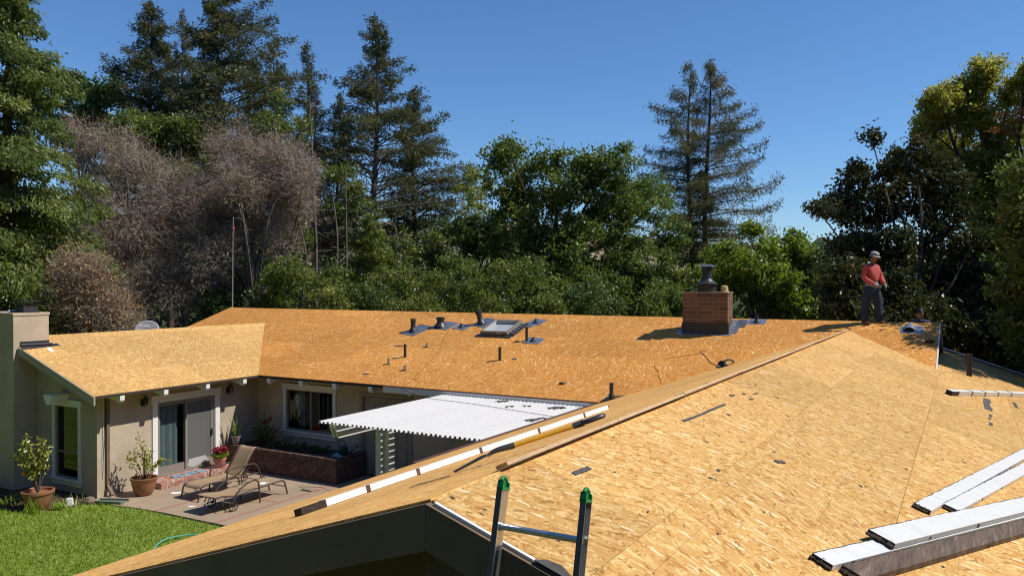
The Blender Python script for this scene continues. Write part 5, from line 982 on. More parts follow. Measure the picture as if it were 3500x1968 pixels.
quads_object('leaves', np.array([[tuple(v) for v in q] for q in V4]), rng.random(len(V4)), 'leaf_oak', p4_)
p5 = thing('amaryllis', 'leafy plant with red blooms in the shaded planter corner', 'plant', (-17.6, 16.5, .58))
stems_plant(p5, (-17.6, 16.5, .58), [(-17.9, 16.4, 1.1), (-17.5, 16.3, 1.25), (-17.3, 16.5, 1.1), (-17.8, 16.6, 1.3), (-17.2, 16.3, .95), (-17.65, 16.25, 1.0)], 'leaf_dark', (.16, .06), 40, .16)
fc = np.concatenate([ell_points(26, .3) * .065 + np.array(q) for q in ((-17.45, 16.3, 1.32), (-17.32, 16.35, 1.38))]); quads_object('blossoms', leaf_quads(fc, .09, .05), rng.random(len(fc)), 'red_flower', p5)
for i, (x, y, r, zz) in enumerate(((-16.9, 16.4, .3, .7), (-16.2, 16.4, .28, .68), (-15.6, 16.5, .25, .66))):
    o = thing('ground_plant', ['low leafy clump in the planter below the window left pane', 'low leafy clump in the planter below the window centre', 'low leafy clump in the planter below the window right pane'][i], 'plant', (x, y, .58))
    stems_plant(o, (x, y, .56), [(x + rr.uniform(-r, r), y + rr.uniform(-r, r), zz + rr.uniform(0, .12)) for _ in range(8)], 'leaf_dark', (.09, .04), 26, .08, .005)
# watering can and blue cloth
wc = thing('watering_can', 'dark green watering can at the end of the brick planter', 'watering can', (-14.55, 16.35, .66)); c = (-14.55, 16.35, .665)
MB().lathe([(.13, 0), (.135, .01), (.125, .20), (.07, .22), (.065, .21)], c, 20).build('can_body', 'can_green', wc, True); MB().tube(curve_pts([(-14.43, 16.35, .70), (-14.25, 16.36, .80), (-14.1, 16.37, .93)], 5), list(np.linspace(.025, .014, 11)), 8).build('spout', 'can_green', wc, True)
MB().lathe([(.015, 0), (.04, .04), (.0, .045)], (0, 0, 0), 12).xf(Matrix.Translation((-14.1, 16.37, .92)) @ Matrix.Rotation(R(50), 4, 'Y')).build('rose', 'can_green', wc, True); MB().tube(curve_pts([(-14.67, 16.35, .74), (-14.72, 16.35, .95), (-14.60, 16.35, 1.06), (-14.48, 16.35, .98), (-14.47, 16.35, .87)], 6), .012, 7).build('handle', 'can_green', wc, True)
m = MB()
for i in range(9):
    for j in range(7): a, b = i / 8 - .5, j / 6 - .5; m.v.append((-14.47 + a * .34, 16.02 + b * .2, .668 + .10 * math.exp(-(a * a + b * b) * 9) + .02 * math.sin(i * 2.1) * math.sin(j * 1.9 + 1) + .02))
m.f = [(i * 7 + j, i * 7 + j + 1, i * 7 + j + 8, i * 7 + j + 7) for i in range(8) for j in range(6)]; o = m.build('garden_cloth', 'blue_cloth', smooth=True); sm = o.modifiers.new('s', 'SOLIDIFY'); sm.thickness = .01; tag(o, 'crumpled pale blue cloth on the planter beside the watering can', 'cloth')
# ------------------------------------------------------------------ loungers
def wheel(parent, c, r=.105):
    m = MB(); n = 20; P = [Vector((c[0], c[1] + r * math.cos(t), c[2] + r * math.sin(t))) for t in np.linspace(0, 2 * math.pi, n + 1)]; m.tube(P, .013, 7, False); w = m.build('wheel', 'tyre', parent, True)
    m = MB(); m.tube([Vector(c) - Vector((.02, 0, 0)), Vector(c) + Vector((.02, 0, 0))], .022, 8)
    for t in np.linspace(0, 2 * math.pi, 7)[:-1]: m.tube([c, (c[0], c[1] + r * math.cos(t), c[2] + r * math.sin(t))], .008, 5, False)
    m.build('spokes', 'tyre', w, True)
def sling(parent, name, pts, x0, x1, sagx=.02):
    P = curve_pts(pts, 6); m = MB(); nx = 8
    for p in P:
        for j in range(nx + 1): t = j / nx; m.v.append((x0 + (x1 - x0) * t, p[1], p[2] - sagx * math.sin(t * math.pi)))
    m.f = [(i * (nx + 1) + j, i * (nx + 1) + j + 1, (i + 1) * (nx + 1) + j + 1, (i + 1) * (nx + 1) + j) for i in range(len(P) - 1) for j in range(nx)]
    o = m.build(name, 'sling', parent, True); s = o.modifiers.new('s', 'SOLIDIFY'); s.thickness = .006; return o
T = lambda pts, r=.015, n=8: MB().tube(curve_pts(pts, 6), r, n)
l1 = thing('chaise_lounge', 'tan sling chaise lounge with its backrest raised', 'lounge chair', (-16.36, 13.9, 0), 'chaise lounges on the patio'); xa, xb = -16.67, -16.05
for x in (xa, xb):
    T([(x, 12.88, 0), (x, 12.93, .20), (x, 12.99, .34), (x, 13.15, .375), (x, 13.6, .36), (x, 14.3, .34), (x, 14.75, .33)], .020).build('side_rail', 'frame_brown', l1, True)
    T([(x, 13.72, 0), (x, 13.74, .28), (x, 13.76, .50), (x, 13.86, .585), (x, 14.2, .60), (x, 14.55, .60), (x, 14.70, .54), (x, 14.82, .32), (x, 14.86, .10)], .019).build('armrest', 'frame_brown', l1, True)
    T([(x, 14.20, .345), (x, 14.22, .15), (x, 14.24, 0)], .014).build('leg', 'frame_brown', l1, True); wheel(l1, (x + (.03 if x == xb else -.03), 14.88, .105))
T([(xa, 12.92, .16), (-16.36, 12.92, .15), (xb, 12.92, .16)], .013).build('stretcher', 'frame_brown', l1, True); T([(xa, 14.88, .105), (xb, 14.88, .105)], .01).build('axle', 'frame_brown', l1, True); T([(xa + .05, 14.30, .30), (xa + .05, 14.58, .62)], .01).build('back_support', 'frame_brown', l1, True); T([(xb - .05, 14.30, .30), (xb - .05, 14.58, .62)], .01).build('back_support', 'frame_brown', l1, True)
sling(l1, 'seat', [(0, 12.96, .30), (0, 13.02, .37), (0, 13.2, .385), (0, 13.6, .37), (0, 14.2, .36)], xa + .01, xb - .01); sling(l1, 'backrest', [(0, 14.2, .37), (0, 14.35, .55), (0, 14.48, .75), (0, 14.62, .94), (0, 14.70, 1.0), (0, 14.78, 1.0), (0, 14.83, .96)], xa + .02, xb - .02)
for x in (xa + .01, xb - .01): T([(x, 14.2, .36), (x, 14.35, .54), (x, 14.48, .74), (x, 14.62, .93), (x, 14.70, .99), (x, 14.78, .99), (x, 14.83, .95)], .013).build('back_rail', 'frame_brown', l1, True)
l2 = thing('chaise_lounge', 'tan sling chaise lounge lying flat, wheels towards the lawn', 'lounge chair', (-15.07, 13.5, 0), 'chaise lounges on the patio'); xa, xb = -15.38, -14.76
for x in (xa, xb):
    T([(x, 12.30, .40), (x, 12.5, .395), (x, 12.72, .35), (x, 12.95, .325), (x, 13.3, .35), (x, 13.8, .36), (x, 14.25, .375), (x, 14.40, .34), (x, 14.46, .2), (x, 14.52, 0)], .020).build('side_rail', 'frame_brown', l2, True)
    xo = x + (.03 if x == xb else -.03); T([(xo, 13.60, 0), (xo, 13.58, .3), (xo, 13.55, .50), (xo, 13.45, .575), (xo, 13.25, .56), (xo, 12.98, .45), (xo, 12.83, .28), (xo, 12.80, .11)], .019).build('armrest', 'frame_brown', l2, True)
    wheel(l2, (xo + (.03 if x == xb else -.03), 12.78, .115), .115); T([(x, 12.62, .37), (x, 12.56, .26), (x, 12.52, .18)], .013).build('back_stop', 'frame_brown', l2, True)
T([(xa, 14.47, .2), (-15.07, 14.48, .19), (xb, 14.47, .2)], .013).build('stretcher', 'frame_brown', l2, True); T([(xa - .05, 12.78, .115), (xb + .05, 12.78, .115)], .01).build('axle', 'frame_brown', l2, True); T([(xa, 12.30, .40), (xb, 12.30, .40)], .015).build('head_rail', 'frame_brown', l2, True)
sling(l2, 'backrest', [(0, 12.30, .415), (0, 12.5, .41), (0, 12.75, .365), (0, 12.95, .345), (0, 13.2, .36), (0, 13.33, .365)], xa + .01, xb - .01); sling(l2, 'seat', [(0, 13.36, .365), (0, 13.8, .375), (0, 14.2, .39), (0, 14.36, .375), (0, 14.41, .33)], xa + .01, xb - .01)
# papers
def paper(x, y, w, l, a, z, label, curl=.01):
    m = MB(); ca, sa = math.cos(a), math.sin(a)
    for j in range(4):
        for i in range(4): u, v = (i / 3 - .5) * w, (j / 3 - .5) * l; m.v.append((x + u * ca - v * sa, y + u * sa + v * ca, z + .004 + curl * (u / w) ** 2 * 2))
    m.f = [(j * 4 + i, j * 4 + i + 1, j * 4 + i + 5, j * 4 + i + 4) for j in range(3) for i in range(3)]; tag(m.build('paper', 'paper'), label, 'paper', 'loose papers')
paper(-17.24, 13.19, .24, .18, .7, 0, 'white paper on the patio between the pot and the raised chaise'); paper(-15.87, 12.57, .16, .10, .5, 0, 'small paper scrap on the patio near the lawn edge'); paper(-14.92, 13.88, .16, .24, .35, .378, 'white paper lying on the flat chaise lounge')
m = MB()
for i in range(3): m.box(-14.72, -14.42, 14.93 + i * .035, 14.945 + i * .035, 0.001, .010)
m.box(-14.73, -14.715, 14.92, 15.03, 0.001, .011); m.box(-14.42, -14.405, 14.92, 15.03, 0.001, .011); tag(m.build('drain_grate', 'dark_metal'), 'small dark drain grate set in the patio', 'grate')
tag(MB().tube(curve_pts([(-14.95, 15.13, .02), (-14.6, 15.14, .06), (-14.2, 15.15, .10)], 5), .012, 6).build('wood_stick', 'lumber'), 'thin pale stick leaning at the edge of the wall shadow', 'stick')
# lamps
for i, yy in enumerate((13.14, 15.87)):
    lm = thing('wall_lantern', ['black wall lantern left of the sliding door', 'black wall lantern right of the sliding door'][i], 'lantern', (-18.5, yy, 2.2), 'lanterns beside the door')
    m = MB(); m.box(-18.498, -18.48, yy - .05, yy + .05, 2.10, 2.26); m.tube(curve_pts([(-18.48, yy, 2.14), (-18.40, yy, 2.09), (-18.36, yy, 2.13)], 4), .010, 6); m.build('bracket', 'dark_metal', lm)
    MB().lathe([(.03, 0), (.04, .01), (.065, .15)], (-18.36, yy, 2.14), 6).build('lamp_glass', 'glass_dark', lm); MB().lathe([(.085, .15), (.08, .16), (.03, .21), (.015, .23), (.018, .25), (.0, .26)], (-18.36, yy, 2.14), 12).build('lamp_roof', 'dark_metal', lm, True)
    m = MB()
    for t in np.linspace(0, 2 * math.pi, 7)[:-1]: m.tube([(-18.36 + .04 * math.cos(t), yy + .04 * math.sin(t), 2.14), (-18.36 + .068 * math.cos(t), yy + .068 * math.sin(t), 2.30)], .005, 4)
    m.build('lamp_cage', 'dark_metal', lm)
# garden bits
tag(MB().tube(curve_pts([(-13.3, 9.6, 0.02), (-13.85, 10.05, .02), (-14.17, 10.45, .03), (-14.22, 10.8, .03), (-13.95, 11.15, .03), (-13.3, 11.35, .03), (-12.3, 11.2, .02)], 8), .016, 8).build('garden_hose', 'hose', smooth=True), 'turquoise garden hose curving over the lawn', 'hose')
m = MB(); m.prism([(-18.66, 11.14, -.02), (-18.48, 11.20, -.02), (-18.50, 11.35, -.02), (-18.66, 11.30, -.02)], (0, 0, .02)); m.v += []; q = MB(); q.lathe([(.11, 0), (.085, .17), (.0, .172)], (-18.56, 11.24, -.02), 4); tag(q.build('utility_box', 'white_paint'), 'small white box in the bed by the house corner', 'box')
q = MB(); q.lathe([(.02, 0), (.14, .0), (.15, .05), (.09, .13), (.01, .15)], (-18.36, 11.62, -.02), 7, 1.2, .9); tag(q.build('garden_rock', 'rock'), 'brown rock at the corner of the house', 'rock')
sb = MB(); sb.prism([(-18.25, 11.80, .001), (-17.62, 12.12, .001), (-17.50, 11.86, .001), (-18.15, 11.62, .001)], (0, 0, .02)); sb.bar((-18.25, 11.81, .03), (-17.60, 12.13, .03), .03, .06); sb.bar((-18.14, 11.61, .03), (-17.49, 11.85, .03), .03, .06); tag(sb.build('splash_block', 'splash_green'), 'grey-green splash block under the downspout', 'splash block')
ir = thing('iris_clump', 'clump of upright green blades in front of the orange tree pot', 'plant', (-18.72, 10.42, 0)); V4 = []
for i in range(46):
    b = Vector((-18.72 + rr.gauss(0, .13), 10.43 + rr.gauss(0, .05), -.02)); a = rr.uniform(0, 6.28); w = Vector((math.cos(a), math.sin(a), 0)) * .012; t = b + Vector((rr.gauss(0, .08), rr.gauss(0, .08), rr.uniform(.15, .42))); V4.append([b - w, b + w, t + w * .15, t - w * .15])
quads_object('blades', np.array([[tuple(v) for v in q] for q in V4]), rng.uniform(.2, .8, len(V4)), 'grass', ir)
for k, (bx, by, nn) in enumerate(((-18.35, 10.95, 60), (-19.9, 10.6, 40))):
    ir = thing('weed_clump', ['bright green weeds right of the orange tree pot', 'dim green weeds left of the orange tree pot'][k], 'plant', (bx, by, 0)); V4 = []
    for i in range(nn):
        b = Vector((bx + rr.gauss(-.1, .13), by + rr.gauss(0, .12), -.02)); a = rr.uniform(0, 6.28); w = Vector((math.cos(a), math.sin(a), 0)) * .02; t = b + Vector((rr.gauss(0, .1), rr.gauss(0, .1), rr.uniform(.06, .24))); V4.append([b - w * .4, b.lerp(t, .5) + w, t, b.lerp(t, .5) - w])
    quads_object('blades', np.array([[tuple(v) for v in q] for q in V4]), rng.uniform(.3, .9, len(V4)), 'grass', ir)
# ------------------------------------------------------------------ satellite dish and mast
ds = thing('satellite_dish', 'grey satellite dish with white lettering behind the left ridge', 'satellite dish', (-22.4, 16.0, 3.0))
Fd = Vector((.52, -.80, .32)).normalized(); Rt = Vector((0, 0, 1)).cross(Fd).normalized(); Up = Fd.cross(Rt); c0 = Vector((-22.35, 16.05, 3.80)); m = MB(); nr, na = 6, 36
for i in range(nr + 1):
    r = i / nr
    for j in range(na): t = 2 * math.pi * j / na; m.v.append(tuple(c0 + Rt * .39 * r * math.cos(t) + Up * .30 * r * math.sin(t) + Fd * (.05 * r * r)))
m.f = [(i * na + j, i * na + (j + 1) % na, (i + 1) * na + (j + 1) % na, (i + 1) * na + j) for i in range(nr) for j in range(na)]; o = m.build('reflector', 'dish_grey', ds, True); s = o.modifiers.new('s', 'SOLIDIFY'); s.thickness = .012
MB().tube([c0 - Fd * .02, c0 - Fd * .12, c0 - Fd * .14 - Vector((0, 0, .35)), c0 - Fd * .14 - Vector((0, 0, .7))], .022, 8).build('mount', 'galv', ds)
MB().tube([c0 - Up * .29 + Fd * .04, c0 - Up * .25 + Fd * .38], .014, 6).build('feed_arm', 'galv', ds); MB().tube([c0 - Up * .25 + Fd * .36, c0 - Up * .18 + Fd * .42], .03, 8).build('receiver', 'dish_grey', ds)
def text_mesh(name, body, size, mat, origin, xd, yd, parent, ext=.002):
    cu = bpy.data.curves.new(name, 'FONT'); cu.body = body; cu.size = size; cu.extrude = ext; cu.align_x = 'LEFT'
    to = bpy.data.objects.new('tmp_text', cu); COL.objects.link(to); bpy.context.view_layer.update()
    me = bpy.data.meshes.new_from_object(to); bpy.data.objects.remove(to); zd = xd.cross(yd); mt = Matrix((xd, yd, zd)).transposed().to_4x4(); mt.translation = origin; me.transform(mt)
    me.materials.clear(); me.materials.append(M[mat]); o = bpy.data.objects.new(name, me); COL.objects.link(o); attach(o, parent); return o
text_mesh('lettering', 'DIRECTV', .105, 'print_white', c0 + Up * .085 - Rt * .155 + Fd * .040, Rt, Up, ds)
q = MB().lathe([(.0, 0), (.042, 0), (.042, .004), (.0, .005)], (0, 0, 0), 20); mt = Matrix((Rt, Up, Fd)).transposed().to_4x4(); mt.translation = c0 + Up * .12 - Rt * .215 + Fd * .040; q.xf(mt); q.build('emblem', 'print_white', ds)
q = MB()
for dv in (-.018, .0, .018): q.box(-.035, .035, dv - .003, dv + .003, .006, .0085)
q.xf(mt); q.build('emblem_stripes', 'dish_grey', ds)
ms = thing('antenna_mast', 'thin grey antenna mast with a red joint on the far ridge end', 'mast', (-25.06, 21.75, 4.3))
MB().tube([(-25.06, 21.75, 3.9), (-25.03, 21.75, 6.6), (-25.0, 21.75, 7.86)], [.022, .018, .015], 8).build('pole', 'galv', ms, True); MB().lathe([(.045, 0), (.06, .02), (.06, .12), (.045, .14)], (-25.01, 21.75, 7.33), 12).build('joint', 'antenna_red', ms, True); m = MB(); m.box(-25.10, -24.93, 21.73, 21.77, 6.98, 7.0); m.build('bracket', 'dark_metal', ms)
# ------------------------------------------------------------------ boards lying on the near roof
def roof_board(name, label, s, ang, length, w, th, top, side, end, zoff=0.0, cat='board', group='torn-off boards on the foreground roof', rag=True, seed=1):
    t = thing(name, label, cat, (s[0], s[1], zCr(s[0])), group); rg = random.Random(seed); a = R(ang); d = Vector((math.sin(a), math.cos(a), -math.sin(a) / 3)).normalized(); e = Vector((math.cos(a), -math.sin(a), -math.cos(a) / 3)).normalized(); nrm = e.cross(d).normalized()
    o = Vector((s[0], s[1], zCr(s[0]) + zoff + .006)); n = max(6, int(length / .12)); m = MB(); ms_ = MB()
    L0 = []; 
    for i in range(n + 1):
        q = o + d * (length * i / n); j0 = rg.uniform(0, .006) if rag else 0; L0.append((q + e * j0, q + e * (w - j0 * .3)))
    for i in range(n):
        a0, b0 = L0[i]; a1, b1 = L0[i + 1]; k = len(m.v); m.v += [tuple(x + nrm * th) for x in (a0, b0, b1, a1)]; m.f.append((k, k + 1, k + 2, k + 3)); k = len(ms_.v)
        ms_.v += [tuple(b0 + nrm * th), tuple(b0), tuple(b1), tuple(b1 + nrm * th)]; ms_.f.append((k, k + 1, k + 2, k + 3))
    m.build('top_face', top, t); ms_.build('edge_face', side, t)
    q = MB(); A, B = L0[0]; E_, F_ = L0[-1]
    q.add([A, B, B + nrm * (th - .001), A + nrm * (th - .001), E_, F_, F_ + nrm * (th - .001), E_ + nrm * (th - .001)], [(0, 1, 2, 3), (4, 5, 6, 7), (0, 4, 7, 3), (0, 1, 5, 4)])
    for i in range(9):          # ragged torn end
        u = i / 9; c = A.lerp(B, u + .05); l = rg.uniform(.005, .03); q.bar(c + nrm * th * .2 - d * l, c + nrm * th * rg.uniform(.5, .95) + d * .02, w / 9, th * rg.uniform(.3, .6), nrm)
    for i in range(3): c = L0[rg.randint(1, n - 1)][0]; q.bar(c - e * .012, c + e * .012 + d * .12, .02, th * .9, nrm)
    for i in range(n):
        a0, a1 = L0[i][0], L0[i + 1][0]; h_ = nrm * (th + .0015); w0, w1 = rg.uniform(.001, .009), rg.uniform(.001, .009); q.add([a0 + h_, a0 + h_ + e * w0, a1 + h_ + e * w1, a1 + h_], [(0, 1, 2, 3)])
    q.build('weathered_core', end, t)
    for i in range(int(length / 1.1)):      # nail-stained notches on the sunny edge
        c = L0[min(n, 1 + int((i + rg.uniform(.1, .8)) * 1.1 / length * n))][1] + nrm * th * rg.uniform(.35, .7); MB().bar(c, c + d * rg.uniform(.015, .045), .006, th * rg.uniform(.4, .75), nrm).build('notch', 'rot_wood', t)
    return t
roof_board('fascia_board', 'upper white fascia board of the pair near the right edge', (-.385, 7.42), 11.6, 6.0, .14, .034, 'board_white', 'trim_white', 'rot_wood', seed=3)
roof_board('fascia_board', 'lower white fascia board of the pair near the right edge', (-.185, 7.80), 12.3, 5.5, .14, .034, 'board_white', 'trim_white', 'rot_wood', seed=5)
roof_board('fascia_board', 'wide white board resting on another at the lower right corner', (-.600, 6.03), 19.0, 4.2, .195, .040, 'board_white', 'trim_white', 'rot_wood', .044, seed=7)
roof_board('fascia_board', 'bottom white board with a blackened end at the lower right', (-.840, 5.22), 19.2, 5.0, .145, .036, 'board_white', 'trim_white', 'rot_wood', seed=9)
roof_board('wood_plank', 'dark weathered brown plank along the lower right corner', (-.672, 5.24), 19.3, 5.0, .155, .042, 'plank_brown', 'plank_brown', 'rot_wood', seed=11)
g5 = thing('gutter_length', 'white gutter length with a dark end on the far right roof', 'gutter', (-.26, 15.53, zCr(-.26)))
A = Vector((-.26, 15.53, zCr(-.26))); B = Vector((1.10, 19.75, zCr(1.10))); up = Vector((.316, 0, .949)); d = (B - A).normalized(); sd_ = d.cross(up).normalized()
m = MB(); m.bar(A + up * .045, B + up * .045, .10, .075, up); m.build('gutter_body', 'trim_white', g5); m = MB(); m.bar(A + up * .04 - d * .02, A + up * .04 + d * .32, .105, .082, up); m.build('dark_end', 'rot_wood', g5)
for i, s in enumerate((.95, 1.65, 2.4, 3.2)): MB().bar(A + up * .045 + d * s, A + up * .045 + d * (s + .05), .108, .083, up).build('strap', 'dark_metal', g5)
# long white trim strip on the low-angle slope
ts = thing('trim_strip', 'long white trim strip lying along the low-angle left slope', 'trim', (-4.5, 4.5, zCl(-4.5))); upl = Vector((-.3125, 0, .95))
brk = [4.93, 5.46, 6.15, 7.20, 8.42, 9.60, 10.35]; xs = lambda y: -4.62 + (y - 4.5) * .045
for i in range(len(brk) - 1):
    y0, y1 = brk[i] - .0, brk[i + 1] - .055; P0 = Vector((xs(y0), y0, zCl(xs(y0)))) + upl * .035; P1 = Vector((xs(y1), y1, zCl(xs(y1)))) + upl * .035
    m = MB(); m.bar(P0, P1, .09, .058, upl); m.build('trim_length', 'white_paint', ts)
    y2 = y1 + .055; P2 = Vector((xs(y2), y2, zCl(xs(y2)))) + upl * .03; m = MB(); m.bar(P1 + Vector((0, .002, 0)), P2 - Vector((0, .002, 0)), .07, .045, upl); m.tube(curve_pts([P1 + upl * .02, P1.lerp(P2, .5) + upl * .03 + Vector((.012, 0, 0)), P2 + upl * .02], 4), .005, 5); m.build('rusty_joint', 'brown_paint', ts)
P0 = Vector((xs(4.66), 4.66, zCl(xs(4.66)))) + upl * .032; P1 = Vector((xs(4.925), 4.925, zCl(xs(4.925)))) + upl * .032; m = MB(); m.bar(P0, P1, .085, .055, upl); m.build('bare_wood_end', 'rot_wood', ts)
# ------------------------------------------------------------------ garden fork over the ridge
fk = thing('garden_fork', 'yellow-handled garden fork lying across the near ridge', 'fork', (-3.0, 5.4, zCl(-3.0)))
tp = Vector((-3.34, 5.08, zCl(-3.34) + .02)); gr = Vector((-2.50, 5.82, 4.20)); ax = (gr - tp).normalized(); sdv = ax.cross(upl).normalized(); nu = sdv.cross(ax)
MB().tube([tp + ax * .42 + nu * .035, tp + ax * .95 + nu * .02], .019, 10).build('shaft', 'handle_yellow', fk, True)
MB().tube(curve_pts([tp + ax * .22 + nu * .03, tp + ax * .30 + nu * .045, tp + ax * .44 + nu * .035], 4), [.012, .013, .015, .017, .02, .022, .023, .024, .024], 8).build('socket', 'dark_metal', fk, True)
for k in range(4):
    o_ = (k - 1.5) * .062; MB().tube(curve_pts([tp + ax * .24 + nu * .03 + sdv * o_ * .35, tp + ax * .19 + nu * .035 + sdv * o_, tp + ax * .08 + nu * .02 + sdv * o_, tp - ax * .06 + nu * .0 + sdv * o_ * 1.05], 5), list(np.linspace(.009, .004, 16)), 6).build('tine', 'dark_metal', fk, True)
MB().tube([tp + ax * .93 + nu * .02, tp + ax * 1.02 + nu * .02], [.024, .027], 8).build('collar', 'dark_metal', fk, True); MB().tube(curve_pts([tp + ax * 1.0 + nu * .02, tp + ax * 1.05 + sdv * .055 + nu * .02, tp + ax * 1.16 + sdv * .055 + nu * .02, tp + ax * 1.19 + nu * .02, tp + ax * 1.16 - sdv * .055 + nu * .02, tp + ax * 1.05 - sdv * .055 + nu * .02, tp + ax * 1.0 + nu * .02], 5), .018, 8).build('grip', 'dark_metal', fk, True)
# ------------------------------------------------------------------ ladder
ld = thing('extension_ladder', 'aluminium ladder with green end caps rising past the gable edge', 'ladder', (-1.80, 2.42, 0)); sl_ = .25; Yz = lambda z: 3.485 - (4.28 - z) * sl_; axl = Vector((0, sl_, 1)).normalized(); nrl = Vector((0, -1, sl_)).normalized()
for x in (-2.022, -1.585):
    m = MB(); s = 1 if x < -1.8 else -1
    m.bar((x, Yz(0), 0), (x, Yz(4.225), 4.225), .006, .072, nrl); p = m.build('rail', 'alu', ld)
    for o_ in (-.034, .034):
        a = Vector((x - s * .012, Yz(0), 0)) + nrl * o_; b = Vector((x - s * .012, Yz(4.225), 4.225)) + nrl * o_; MB().bar(a, b, .030, .005, nrl).build('rail_flange', 'alu_shaded' if o_ > 0 else 'alu', p)
    c = Vector((x - s * .010, Yz(4.225), 4.225)); q = MB(); q.bar(c, c + axl * .016, .036, .076, nrl)
    q.bar(c + axl * .016 + nrl * .033, c + axl * .050 + nrl * .028, .034, .010, nrl); q.bar(c + axl * .016 - nrl * .034, c + axl * .040 - nrl * .028, .034, .009, nrl)
    q.tube(curve_pts([c + axl * .047 + nrl * .030, c + axl * .062 + nrl * .014, c + axl * .058 - nrl * .012, c + axl * .038 - nrl * .030], 4), .010, 8); q.bar(c + axl * .016 - nrl * .005, c + axl * .056 - nrl * .004, .006, .045, nrl)
    q.build('end_cap', 'green_plastic', ld, bevel=.002)
z = 4.055
while z > .2: MB().tube([(-2.035, Yz(z), z), (-1.572, Yz(z), z)], .0165, 12).build('rung', 'alu', ld, True); MB().tube([(-2.018, Yz(z), z), (-2.006, Yz(z), z)], .022, 12).build('rung_plate', 'alu', ld, True); z -= .305
# ------------------------------------------------------------------ saw, cords, scraps
sw = thing('circular_saw', 'dark green power saw with a looped cord on the main roof', 'saw', (-4.95, 18.45, zmain(18.45))); B0 = Vector((-4.95, 18.45, zmain(18.45))); U = Vector((.80, .60, .2)).normalized(); Nn = Vector((0, -.316, .949)); W_ = Nn.cross(U).normalized()
m = MB(); m.bar(B0 + Nn * .02 - U * .02, B0 + Nn * .02 + U * .30, .16, .008, Nn); m.build('base_shoe', 'steel', sw)
m = MB(); m.tube([B0 + U * .05 + Nn * .10 + W_ * .055, B0 + U * .05 + Nn * .10 + W_ * .025], .095, 20); m.build('blade_guard', 'lead_black', sw, True); m = MB(); m.tube([B0 + U * .10 + Nn * .10 + W_ * .02, B0 + U * .10 + Nn * .10 - W_ * .10], .05, 14); m.build('motor', 'saw_green', sw, True)
m = MB(); m.tube(curve_pts([B0 + U * .10 + Nn * .16, B0 + U * .18 + Nn * .20, B0 + U * .28 + Nn * .17, B0 + U * .33 + Nn * .10], 5), .022, 8); m.build('handle', 'saw_green', sw, True); m = MB(); m.tube([B0 + U * .02 + Nn * .06, B0 - U * .10 + Nn * .10], .03, 8); m.build('dust_port', 'lead_black', sw, True)
rc = lambda pts, dz=.008: [(x, y, zmain(y) + dz) for x, y in pts]
MB().tube(curve_pts(rc([(-4.9, 18.6), (-5.05, 18.75), (-4.95, 18.95), (-4.75, 18.92), (-4.78, 18.72), (-5.0, 18.60), (-5.25, 18.75), (-5.45, 19.05), (-5.62, 19.28), (-5.58, 19.42), (-5.70, 19.40), (-5.64, 19.30)], .012), 6), .006, 5).build('power_cord', 'cord_red', sw, True)
MB().tube(curve_pts(rc([(-4.70, 18.62), (-4.50, 18.75), (-4.40, 18.68), (-4.52, 18.55), (-4.75, 18.48)], .03), 6), .006, 5).build('power_cord', 'cord_red', sw, True)
tag(MB().tube(curve_pts(rc([(-5.62, 19.30), (-5.9, 19.15), (-6.37, 18.88), (-6.52, 18.55), (-6.50, 18.35), (-6.32, 18.1), (-6.28, 17.95), (-6.10, 17.65), (-6.08, 17.46), (-6.25, 17.25)]) + [(-6.7, 16.68, 2.69), (-6.4, 17.02, 2.81), (-6.1, 17.32, 2.91), (-5.63, 17.76, 3.06), (-5.3, 18.1, 3.17), (-4.98, 18.44, 3.285), (-4.65, 18.62, 3.345), (-4.39, 18.80, 3.40)], 6), .0075, 5).build('yellow_cable', 'cord_yellow', smooth=True), 'yellow power cable wandering along the roof valley', 'cable')
tag(MB().tube(curve_pts(rc([(-15.73, 21.58), (-14.6, 20.98), (-13.79, 20.29), (-13.5, 19.6), (-13.13, 18.87), (-12.87, 18.06), (-12.7, 17.3), (-12.59, 16.5)], .006), 6), .0045, 4).build('chalk_string', 'cord_red', smooth=True), 'thin red string running down the main roof', 'string')
tag(MB().tube(curve_pts([(-12.6, 16.3, 2.58), (-11.4, 15.7, 2.512), (-9.85, 15.4, 2.51), (-8.7, 15.1, 2.51), (-7.4, 14.75, 2.51)], 6), .006, 4).build('black_cable', 'dark_metal', smooth=True), 'thin black cable crossing the white patio cover', 'cable')
def scrap(x, y, l, w, ang, zf, label, mat='felt', seed=0, grp='roofing felt scraps', lift=.006):
    rg = random.Random(seed); n = 5; m = MB(); a = R(ang); top = []; bot = []
    for i in range(n + 1):
        u = (i / n - .5) * l; off = rg.uniform(-.12, .12) * w
        for sgn, lst in ((1, top), (-1, bot)): v = sgn * w * .5 * rg.uniform(.55, 1.1) + off; px = x + u * math.sin(a) + v * math.cos(a); py = y + u * math.cos(a) - v * math.sin(a); lst.append((px, py, zf(px, py) + lift + rg.uniform(0, .006)))
    k = n + 1; m.v = top + bot + [(p[0], p[1], p[2] - .004) for p in top + bot]
    for i in range(n): m.f += [(i, i + 1, k + i + 1, k + i), (2 * k + i, 3 * k + i, 3 * k + i + 1, 2 * k + i + 1), (i, 2 * k + i, 2 * k + i + 1, i + 1), (k + i, k + i + 1, 3 * k + i + 1, 3 * k + i)]
    m.f += [(0, k, 3 * k, 2 * k), (n, 2 * k + n, 3 * k + n, k + n)]; tag(m.build('felt_scrap', mat), label, 'scrap', grp)
zl2 = lambda x, y: zCl(x)
